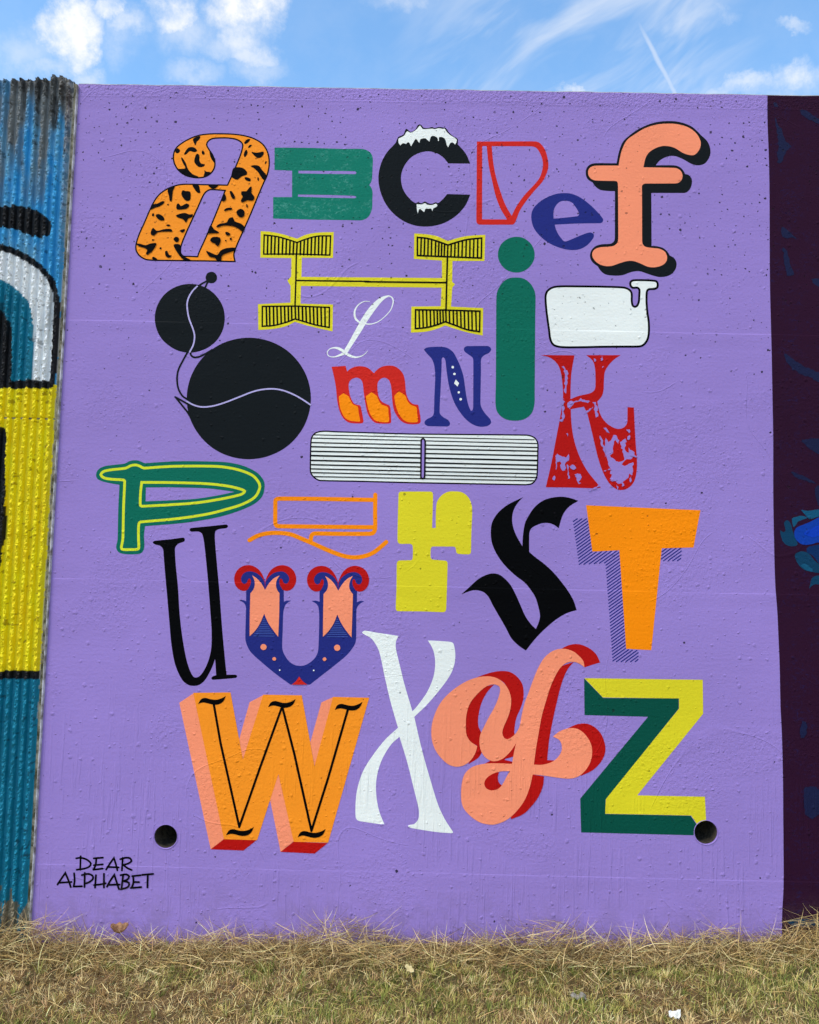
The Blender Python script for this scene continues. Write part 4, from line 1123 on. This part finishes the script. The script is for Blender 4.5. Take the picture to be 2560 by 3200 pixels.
for (hx, hz), hr in HOLES:
    hv, hf = [], []
    for yy, rr in ((0.0, hr), (.02, hr * .985), (.24, hr * .96)):
        hv += [(hx + rr * math.cos(2 * math.pi * k / HN), yy, hz + rr * math.sin(2 * math.pi * k / HN)) for k in range(HN)]
    for q in range(2):
        hf += [(q * HN + k, q * HN + (k + 1) % HN, (q + 1) * HN + (k + 1) % HN, (q + 1) * HN + k) for k in range(HN)]
    hf.append(tuple(range(2 * HN, 3 * HN)))
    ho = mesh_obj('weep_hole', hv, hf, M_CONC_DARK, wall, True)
    rv, rf = [], []
    prof = [(.995, .006), (1.0, -.001), (1.03, -.003), (1.07, -.0004)]
    for q, (k1, yy) in enumerate(prof):
        for k in range(HN):
            a = 2 * math.pi * k / HN
            kk = 1 + (k1 - 1) * (1 + .7 * (fbm(math.cos(a) * 3 + 9 + hx, math.sin(a) * 3 + 9, 2) - .5) + (.5 if math.sin(a) < -.2 else -.25)) if q > 1 else k1
            rv.append((hx + hr * kk * math.cos(a), yy, hz + hr * kk * math.sin(a)))
    rf = [(q * HN + k, q * HN + (k + 1) % HN, (q + 1) * HN + (k + 1) % HN, (q + 1) * HN + k) for q in range(len(prof) - 1) for k in range(HN)]
    mesh_obj('chipped_rim', rv, rf, MATS['purple'], ho, True)

# ------------------------------------------------------------------ letters, laid on the wall as thin coats of paint
def fix_normals(o):
    bm = bmesh.new(); bm.from_mesh(o.data)
    for f in bm.faces:
        if f.normal.y > 0: f.normal_flip()
    bm.to_mesh(o.data); bm.free()

PART = dict(charcoal='black_paint', black='black_paint', red_deep='red_paint', orange_bright='orange_paint', purple_wear='chipped_patch', purple_paint='counter', green_worn='green_paint', green_dark='green_paint', yellow_lime='yellow_inline', blue_line='hatching', lilac='pale_line')
SMALL = {'letter_a': 'leopard_spot', 'letter_c': 'snow_cap', 'letter_m': 'orange_toe', 'letter_n': 'white_dot', 'letter_g': 'black_disc'}
WORDS = [2, 4, 2, 2, 2, 1, 2, 3, 2, 2, 4, 2]
for name, label, shapes in LETTERS:
    jobs = []                                               # (object name, colour, [(points, faces)], is stuff)
    for sh in shapes:
        colr = sh[1]
        if sh[0] == 'F':
            nm = SMALL.get(name) if (name in SMALL and colr not in ('orange', 'red', 'navy')) else PART.get(colr, colr + '_paint')
            jobs.append((nm, colr, [fill(sh[2], .0026 if colr == 'purple_wear' else 0.0)], False))
        else:
            pcs = [ribbon(q, sh[2], sh[0] == 'C') for q in sh[3]]
            if name == 'lettering':
                k = 0
                for n_w in WORDS: jobs.append(('painted_character', colr, pcs[k:k + n_w], False)); k += n_w
            elif len(pcs) > 8: jobs.append(('hatching', colr, pcs, True))
            else:
                for q in pcs: jobs.append(('line_work' if colr in ('black', 'charcoal') else PART.get(colr, 'line_work'), colr, [q], False))
    # coats: a later shape lies over an earlier one
    ri = next((i for i, q in enumerate(jobs) if not q[3]), 0)
    root = None
    step = min(.00016, .004 / max(len(jobs), 1))
    for i in [ri] + [k for k in range(len(jobs)) if k != ri]:
        nm, colr, pcs, stuff = jobs[i]
        V, Fc = [], []
        for k, (q, f) in enumerate(pcs):
            y = -(.0004 + i * step + (k % 4) * step * .2)
            b0 = len(V); V += [(p[0], y, p[1]) for p in q]; Fc += [tuple(b0 + a for a in t) for t in f]
        o = mesh_obj(name if root is None else nm, V, Fc, MATS[colr], wall if root is None else root)
        fix_normals(o)
        if stuff: o['kind'] = 'stuff'
        if root is None: root = o; o['label'] = label

# the dark mural on the right hand stretch of the same wall
edge = spline(MURAL_EDGE, False, .03)
edge[:, 1] = np.clip(edge[:, 1], ZB, 4.03)
top_e = [(x, z) for x, z in zip(topx, topz) if x > edge[0][0] + .002]
zt0 = float(np.interp(edge[0][0], topx, topz))
edge = np.array([e for e in edge if e[1] < zt0 - .003])
lp = [(edge[0][0], zt0 - .0005)] + [tuple(e[:2]) for e in edge] + [(edge[-1][0], ZB), (X1, ZB)] + [(x, z - .0005) for x, z in top_e[::-1]]
r = delaunay_2d_cdt([Vector(v) for v in lp], [(i, (i + 1) % len(lp)) for i in range(len(lp))], [], 1, 1e-6)
mur = mesh_obj('dark_mural', [(v[0], -.0006, v[1]) for v in r[0]], [tuple(f) for f in r[2]], MATS['mural_dark'], wall)
fix_normals(mur)
mur['label'] = 'dark plum painted stretch of wall with a blue rose'
dep = .0010; mk = 0
for colr, s in MURAL:
    q, f = fill([s], .0022 if colr == 'blue_dim' else .0006)
    o = mesh_obj({'blue_dim': 'blue_splash', 'teal_deep': 'painted_leaf', 'teal_leaf': 'painted_leaf'}.get(colr, 'painted_petal'), [(p[0], -dep - (mk % 5) * .00018, p[1]) for p in q], f, MATS[colr], mur)
    fix_normals(o); mk += 1
    if colr.startswith('blue_p'): dep += .0006

# ------------------------------------------------------------------ the ribbed wall on the left
XE, PITCH, NR = X0 - .016, .0395, 72
BY = -.012                                                   # groove level stands proud of the smooth wall
rib_wall = mesh_obj('ribbed_wall', [(-7.0, BY + .001, ZB), (X0 - .001, BY + .001, ZB), (X0 - .001, BY + .001, 4.005), (-7.0, BY + .001, 4.005), (-7.0, TH, ZB), (X0 - .001, TH, ZB), (X0 - .001, TH, 4.005), (-7.0, TH, 4.005)],
                    [(0, 1, 2, 3), (1, 5, 6, 2), (3, 2, 6, 7), (4, 7, 6, 5), (0, 3, 7, 4)], M_EDGE)
tag(rib_wall, 'vertically ribbed concrete wall sprayed with blue, yellow and teal graffiti', 'wall', kind='thing')
GP = [(c_, spline(s, True, .03)[:, :2]) for c_, s in GRAFFITI]
GCOL = dict(black=lin(16, 17, 22), rib_white=lin(238, 240, 242), rib_teal=lin(0, 126, 154), rib_yellow=lin(255, 222, 8))
def rib_colour(P2):
    x, z = P2[:, 0], P2[:, 1]
    n1 = fbm(x * 14, z * 3.2, 21); n2 = fbm(x * 30, z * 9, 22); n3 = fbm(x * 60, z * 60, 23)
    blue = np.array(lin(58, 160, 214)[:3]); pale = np.array(lin(134, 190, 216)[:3]); grey = np.array(lin(124, 128, 130)[:3]); dark = np.array(lin(60, 60, 60)[:3])
    col = blue + (pale - blue) * np.clip((n2 - .45) * 2.4, 0, .75)[:, None]
    g = np.clip((z - 3.45) * 2.2 + (n1 - .5) * 3.2, 0, 1)[:, None]
    col = col * (1 - g) + grey * g
    d = np.clip((z - 3.84) * 3.4 + (n2 - .5) * 3.4, 0, 1)[:, None]
    col = col * (1 - d) + dark * d
    e = np.clip(1.0 - (XE - x) / .06 + (n1 - .5) * 2.0, 0, 1) * np.clip((z - 2.9) * 1.2, 0, 1)
    brown = np.where((n3 > .5)[:, None], np.array(lin(150, 140, 132)[:3]), np.array(lin(74, 58, 48)[:3]))
    col = col * (1 - e[:, None]) + brown * e[:, None]
    jit = np.stack([x + (n3 - .5) * .006, z + (n2 - .5) * .012], 1)
    for c_, poly in GP:
        k = inside(poly, jit)
        tone = (.86 + .28 * n2[k])[:, None]
        col[k] = np.array(GCOL[c_][:3]) * tone
    e2 = (x > XE - .007) & (n3 + n2 > .86) & (z > .9)
    col[e2] = np.array(lin(176, 166, 158)[:3])
    low = (z < .14 + (n1 - .5) * .4) & (n2 > .42)
    col[low] = (np.array(lin(128, 118, 98)[:3]) * (.5 + n3[low])[:, None])
    ch = n3 + .35 * (n2 - .5) > .74
    col[ch] = col[ch] * .45
    return np.clip(col, 0.004, .9)

PROF = [(0, 0), (.20, .0), (.27, .35), (.31, .82), (.38, 1.0), (.46, 1.0), (.54, 1.0), (.62, 1.0), (.69, .82), (.73, .35), (.80, 0), (1.0, 0)]
DEPTH = .020
for k in range(NR):
    xr = XE - k * PITCH
    near = k < 16
    dzs = .0055 if near else .03
    ztop = 4.016 + (.022 if k in (1, 2) else 0) + (fbm(k * .7, 1.3, 31) - .5) * .022
    zz = np.arange(-.35, ztop, dzs); zz = np.append(zz, ztop)
    t = np.array([a for a, _ in PROF]); hgt = np.array([h for _, h in PROF])
    Xg = (xr - PITCH + t * PITCH)[None, :] + np.zeros((len(zz), 1)); Zg = zz[:, None] + np.zeros((1, len(t)))
    rg = (hgt > .7)[None, :]
    chunk = (fbm(Xg * 95, Zg * 70 + k * 3, 41) - .5) * .022 + (fbm(Xg * 240, Zg * 150, 43) - .5) * .014
    Yg = BY - DEPTH * hgt[None, :] - np.where(rg, chunk, (fbm(Xg * 60, Zg * 14, 44) - .5) * .002)
    Xg = Xg + np.where(rg, (fbm(Xg * 80, Zg * 75, 47) - .5) * .006, 0)
    for zc in (2.318, ):
        cut = np.abs(Zg - zc + (fbm(Xg * 20, Zg * 0, 51) - .5) * .006) < .004
        Yg = np.where(cut, Yg + .006, Yg)
    Zg[-1] += (fbm(Xg[-1] * 70, Xg[-1] * 0, 61) - .5) * .016
    nt = len(t)
    V = np.stack([Xg, Yg, Zg], -1).reshape(-1, 3)
    Fc = [(j * nt + i, j * nt + i + 1, (j + 1) * nt + i + 1, (j + 1) * nt + i) for j in range(len(zz) - 1) for i in range(nt - 1)]
    tb = len(V)                                             # broken top closes back to the wall
    V = np.concatenate([V, [(x_, .05, z_ - .004) for x_, z_ in zip(Xg[-1], Zg[-1])]])
    b0 = (len(zz) - 1) * nt
    Fc += [(b0 + i, b0 + i + 1, tb + i + 1, tb + i) for i in range(nt - 1)]
    o = mesh_obj('rib', V, Fc, M_RIB, rib_wall, False)
    colr = rib_colour(V[:, [0, 2]])
    at = o.data.color_attributes.new('tint', 'FLOAT_COLOR', 'POINT')
    at.data.foreach_set('color', np.concatenate([colr, np.ones((len(colr), 1))], 1).astype(np.float32).ravel())
ev = [(X0 - .0025, BY - .002, ZB), (X0 + .0015, BY - .001, ZB), (X0 + .0025, -.0008, ZB)]
en = 120; evv = []
for i in range(en):
    z_ = -.3 + 4.30 * i / (en - 1); wv_ = (fbm(z_ * 9, 3.3, 71) - .5) * .006
    evv += [(X0 - .004 + wv_, BY - .001, z_), (X0 + .001 + wv_ * .6, BY - .002, z_), (X0 + .003 + abs(wv_), -.0009, z_)]
mesh_obj('joint_edge', evv, [(3 * i + a, 3 * i + a + 1, 3 * i + a + 4, 3 * i + a + 3) for i in range(en - 1) for a in range(2)], M_CHIP, rib_wall)

# ------------------------------------------------------------------ grass and straw
def blades(name, base, az, lean, length, width, tint, curl, seg=3, label=None, cat=None):
    """each blade is a tapered, bending strip; lean 0 = upright, pi/2 = lying"""
    N = len(base)
    dirh = np.stack([np.cos(az), np.sin(az), np.zeros(N)], 1)
    side = np.stack([-np.sin(az), np.cos(az), np.zeros(N)], 1)
    tw = rng.uniform(-.9, .9, N)[:, None]
    up = np.array([0, 0, 1.0])[None]
    pts = [base]; p = base.copy()
    for s in range(seg):
        a = lean + curl * (s + .5) / seg
        d = dirh * np.sin(a)[:, None] + up * np.cos(a)[:, None] + side * tw * .15 * (s + .3)
        p = p + d * (length / seg)[:, None]
        pts.append(p)
    V = np.zeros((N, 2 * seg + 1, 3)); T = np.zeros((N, 2 * seg + 1, 3))
    sd = side * np.cos(tw) + up * np.sin(tw) * .8
    for s in range(seg):
        wd = (width * (1 - .55 * s / seg))[:, None] * .5
        V[:, 2 * s] = pts[s] - sd * wd; V[:, 2 * s + 1] = pts[s] + sd * wd
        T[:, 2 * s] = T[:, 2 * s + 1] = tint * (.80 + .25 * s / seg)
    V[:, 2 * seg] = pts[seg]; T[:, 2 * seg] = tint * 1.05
    k = 2 * seg + 1
    off = (np.arange(N) * k)[:, None]
    tri = []
    for s in range(seg - 1): tri += [[2 * s, 2 * s + 1, 2 * s + 3], [2 * s, 2 * s + 3, 2 * s + 2]]
    tri.append([2 * seg - 2, 2 * seg - 1, 2 * seg])
    Fa = (off[:, None, :] + np.array(tri)[None]).reshape(-1, 3)
    me = bpy.data.meshes.new(name)
    me.vertices.add(N * k); me.vertices.foreach_set('co', V.astype(np.float32).ravel())
    me.loops.add(len(Fa) * 3); me.loops.foreach_set('vertex_index', Fa.astype(np.int32).ravel())
    me.polygons.add(len(Fa)); me.polygons.foreach_set('loop_start', (np.arange(len(Fa)) * 3).astype(np.int32))
    me.update(calc_edges=True)
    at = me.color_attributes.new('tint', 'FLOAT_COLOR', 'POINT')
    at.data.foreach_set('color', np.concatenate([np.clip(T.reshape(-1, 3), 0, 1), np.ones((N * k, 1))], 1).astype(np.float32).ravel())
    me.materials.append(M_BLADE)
    o = bpy.data.objects.new(name, me); C.objects.link(o)
    return tag(o, label, cat, kind='stuff')

PAL = np.array([lin(*c_)[:3] for c_ in ((236, 212, 148), (218, 190, 124), (194, 162, 98), (158, 126, 74), (116, 90, 54), (230, 202, 146), (200, 160, 112))])
GRN = np.array([lin(*c_)[:3] for c_ in ((132, 138, 60), (108, 120, 46), (160, 158, 78), (90, 104, 40), (192, 180, 98))])
def scatter(N, x0, x1, y0, y1):
    return rng.uniform(x0, x1, N), rng.uniform(y0, y1, N)
PATCH = [(-1.45, -.72, .35, .12), (-.3, -.58, .30, .16), (.10, -.52, .35, .2), (.52, -.36, .16, .2), (.75, -.55, .22, .12), (1.1, -.28, .35, .09), (1.5, -.42, .35, .28), (1.75, -.7, .3, .3), (-.95, -.36, .12, .08), (-1.2, -.2, .2, .06), (-.62, -.3, .10, .08)]
def greenness(x, y):
    g = (fbm(x * 2.6 + 7, y * 3.4 + 9, 81) - .555) * 3.2
    for px, py, rx, ry in PATCH:
        g = np.maximum(g, .95 * np.exp(-(((x - px) / rx) ** 2 + ((y - py) / ry) ** 2) * .8))
    return np.clip(g, 0, 1)

def grow(name, N, box, lens, wid, leanr, greens, label, density=None, seg=3):
    x, y = scatter(N, *box)
    if density is not None:
        k = rng.random(N) < density(x, y); x, y = x[k], y[k]
    g = greenness(x, y)
    isg = rng.random(len(x)) < g * .9
    if greens: x, y = x[isg], y[isg]
    else: x, y = x[~isg], y[~isg]
    n_ = len(x)
    bright = (1.12 + .5 * fbm(x * 5, y * 5, 91))[:, None] * rng.uniform(.5, 1.3, (n_, 1))
    pal = GRN if greens else PAL
    tint = pal[rng.integers(0, len(pal), n_)] * bright
    base = np.stack([x, y, gz(x, y) - .004], 1)
    az0 = fbm(x * 3.1, y * 3.1, 95) * 12
    return blades(name, base, np.where(rng.random(n_) < .55, az0 + rng.normal(0, .7, n_), rng.uniform(0, 6.283, n_)), rng.uniform(*leanr, n_), rng.uniform(*lens, n_), rng.uniform(*wid, n_), tint, rng.uniform(.1, 1.1, n_), seg, label, 'grass')

VIS = (-2.3, 2.4, -1.05, -.02)
grow('dry_grass', 76000, VIS, (.016, .050), (.0014, .0031), (.25, 1.35), False, 'short dry straw coloured grass covering the foot of the wall')
grow('green_grass', 70000, VIS, (.018, .050), (.0014, .0030), (.05, .8), True, 'green tufts growing through the dry grass')
grow('dry_grass', 30000, (-4.5, 4.5, -4.2, -1.05), (.03, .08), (.003, .005), (.25, 1.3), False, 'short dry grass of the open lawn away from the wall')
grow('green_grass', 30000, (-4.5, 4.5, -4.2, -1.05), (.03, .07), (.003, .005), (.05, .8), True, 'green grass of the open lawn away from the wall')

grow('dry_grass', 9000, (-4.6, -2.3, -1.05, -.05), (.03, .07), (.003, .005), (.25, 1.3), False, 'short dry grass in front of the far ribbed wall')
grow('dry_grass', 9000, (2.4, 4.8, -1.05, -.03), (.03, .07), (.003, .005), (.25, 1.3), False, 'short dry grass in front of the dark plum wall')

def tufts(name, n_t, box, greens, label):
    tx, ty = scatter(n_t, *box)
    g = greenness(tx, ty)
    k = (rng.random(n_t) < .15 + .85 * g) if greens else (rng.random(n_t) < 1 - .6 * g)
    tx, ty = tx[k], ty[k]
    per = rng.integers(9, 26, len(tx)); idx = np.repeat(np.arange(len(tx)), per); n_ = len(idx)
    az = rng.uniform(0, 6.283, n_); rad = rng.uniform(0, .009, n_)
    x, y = tx[idx] + np.cos(az) * rad, ty[idx] + np.sin(az) * rad
    sz = rng.uniform(.028, .068, len(tx))[idx]
    pal = GRN if greens else PAL
    tint = pal[rng.integers(0, len(pal), len(tx))][idx] * rng.uniform(.8, 1.5, (n_, 1))
    return blades(name, np.stack([x, y, gz(x, y) - .004], 1), az + rng.normal(0, .3, n_), rng.uniform(.1, .8, n_), sz * rng.uniform(.6, 1.1, n_), rng.uniform(.0016, .0032, n_), tint, rng.uniform(.1, .9, n_), 3, label, 'grass')
tufts('green_tufts', 1500, VIS, True, 'rooted tufts of green blades fanning out of the verge')
tufts('dry_tufts', 1100, VIS, False, 'rooted tufts of bleached blades fanning out of the verge')

def lying(name, N, box, lens, wid, zr, label, alongx=.0, yfun=None):
    x, y = scatter(N, *box)
    n_ = len(x)
    az = np.where(rng.random(n_) < alongx, np.where(rng.random(n_) < .5, 0, math.pi) + rng.normal(0, .35, n_), rng.uniform(0, 6.283, n_))
    ln = rng.uniform(*lens, n_)
    y = np.minimum(y, -.012 - np.maximum(np.sin(az), 0) * ln * .95)
    z0 = gz(x, y) + rng.uniform(0, 1, n_) ** 1.4 * (zr if yfun is None else yfun(x, y))
    tint = PAL[rng.choice(len(PAL), n_, p=[.17, .16, .15, .16, .18, .11, .07])] * rng.uniform(.4, 1.6, (n_, 1))
    return blades(name, np.stack([x, y, z0], 1), az, rng.uniform(.95, 1.75, n_), ln, rng.uniform(*wid, n_), tint, rng.uniform(-.6, 1.1, n_), 4, label, 'straw')
lying('loose_straw', 7500, VIS, (.025, .10), (.0014, .0032), .022, 'loose straw stalks lying on the dry grass')
def ridge_h(x, y):
    prof = .034 + .115 * np.clip((fbm(x * 3.1 + 3, x * 0, 101) - .34) * 2.6, 0, 1) + .02 * np.clip((x + .2) / 2, 0, 1)
    gap = 1 - .75 * np.exp(-((x + 1.05) / .22) ** 2)
    return prof * gap * np.clip(1 - (np.abs(y + .085) / .17) ** 2, .12, 1)
lying('straw_bank', 14000, (-2.3, 2.6, -.24, -.012), (.035, .19), (.0015, .0034), .1, 'matted bank of dead straw heaped along the foot of the wall', .30, ridge_h)
lying('straw_bank', 3500, (-4.6, -2.3, -.24, -.04), (.06, .22), (.003, .005), .1, 'straw bank along the ribbed wall beyond the graffiti arch', .3, ridge_h)
lying('straw_bank', 3500, (2.6, 4.8, -.24, -.012), (.06, .22), (.003, .005), .1, 'straw bank along the dark plum stretch of the wall', .3, ridge_h)
# stalks standing and leaning against the paint
n_ = 620
x = rng.uniform(-2.2, 2.5, n_); x = x[rng.random(n_) < .25 + .75 * fbm(x * 3, x * 0, 111)]; n_ = len(x)
y = rng.uniform(-.14, -.02, n_)
ln = rng.uniform(.05, .15, n_) * (1 + .5 * (rng.random(n_) < .1)); az = rng.uniform(0, 6.283, n_); az = np.where(np.sin(az) > 0, -az, az)
blades('standing_stalks', np.stack([x, y, gz(x, y) + .01], 1), az, rng.uniform(.0, .75, n_), ln, rng.uniform(.002, .0036, n_), PAL[rng.integers(0, len(PAL), n_)] * rng.uniform(.7, 1.1, (n_, 1)), rng.uniform(-.1, .9, n_), 4, 'thin dead stalks standing up in front of the painted wall', 'straw')

# ------------------------------------------------------------------ litter
def sheet(name, nu, nv, fn, mat, label, cat, thick=.0006):
    V = [fn(i / (nu - 1), j / (nv - 1)) for j in range(nv) for i in range(nu)]
    Fc = [(j * nu + i, j * nu + i + 1, (j + 1) * nu + i + 1, (j + 1) * nu + i) for j in range(nv - 1) for i in range(nu - 1)]
    o = mesh_obj(name, V, Fc, mat, smooth=True)
    md = o.modifiers.new('thickness', 'SOLIDIFY'); md.thickness = thick
    return tag(o, label, cat)
def simple(name, c1, c2, sc=60, rough=.7):
    m, b, bs = new_mat(name)
    geo = b.n('ShaderNodeNewGeometry')
    b.put(bs.inputs['Base Color'], b.mix(b.ramp(b.noise(geo.outputs['Position'], sc, 4, .6), .35, .65), c1, c2)); bs.inputs['Roughness'].default_value = rough
    return m
def leaf_fn(cx, cy, cz, L, Wd, rot, curl, tilt):
    def f(u, v):
        s = (u - .5) * 2; w_ = Wd * (max(0, math.sin(math.pi * min(1, .04 + u * .95))) ** .7) * (v - .5) * (1 + .25 * math.sin(u * 17))
        X, Y = s * L / 2, w_
        Zq = curl * (s * s - .35) + .35 * curl * math.sin(v * 6 + u * 4) + abs(v - .5) * curl * 1.1
        c_, s_ = math.cos(rot), math.sin(rot)
        X2, Y2 = X * c_ - Y * s_, X * s_ + Y * c_
        return (cx + X2, cy + Y2 * math.cos(tilt), cz + Zq + Y2 * math.sin(tilt))
    return f
sheet('curled_leaf', 14, 7, leaf_fn(-1.285, -.06, -.02, .078, .036, .15, .022, .7), simple('brown_leaf', lin(120, 80, 54), lin(168, 122, 84)), 'curled brown dead leaf caught in straw against the wall', 'leaf')
sheet('fallen_leaf', 12, 7, leaf_fn(.03, -.315, -.045, .046, .026, -.7, .004, .5), simple('pale_leaf', lin(196, 178, 124), lin(216, 200, 150)), 'pale beige fallen leaf lying flat on straw', 'leaf')
def paper(u, v):
    x = (u - .5) * .062; y = (v - .5) * .034
    k = fbm(u * 4 + 3, v * 4 + 5, 121) - .5; k2 = fbm(u * 9 + 1, v * 9 + 2, 123) - .5
    rr = 1 - .35 * abs(u - .45) * 2 + .25 * k
    return (1.03 + x * rr + k2 * .012, -.672 + y * rr * .8 - k * .01, -.022 + k * .03 + k2 * .012 + y * .45)
sheet('paper_scrap', 12, 10, paper, simple('white_paper', lin(226, 224, 216), lin(240, 239, 233), 30), 'crumpled white paper scrap lying in the grass', 'litter')
def film(u, v):
    x = (u - .5) * .06; y = (v - .5) * .018
    return (.705 + x + .004 * math.sin(v * 9), -.49 + y, -.052 + .006 * math.sin(u * 11) + y * .6 + (fbm(u * 5, v * 5, 131) - .5) * .01)
sheet('plastic_scrap', 12, 6, film, simple('grey_plastic', lin(132, 124, 112), lin(156, 148, 136), 40, .5), 'dull grey strip of plastic half hidden in the grass', 'litter')
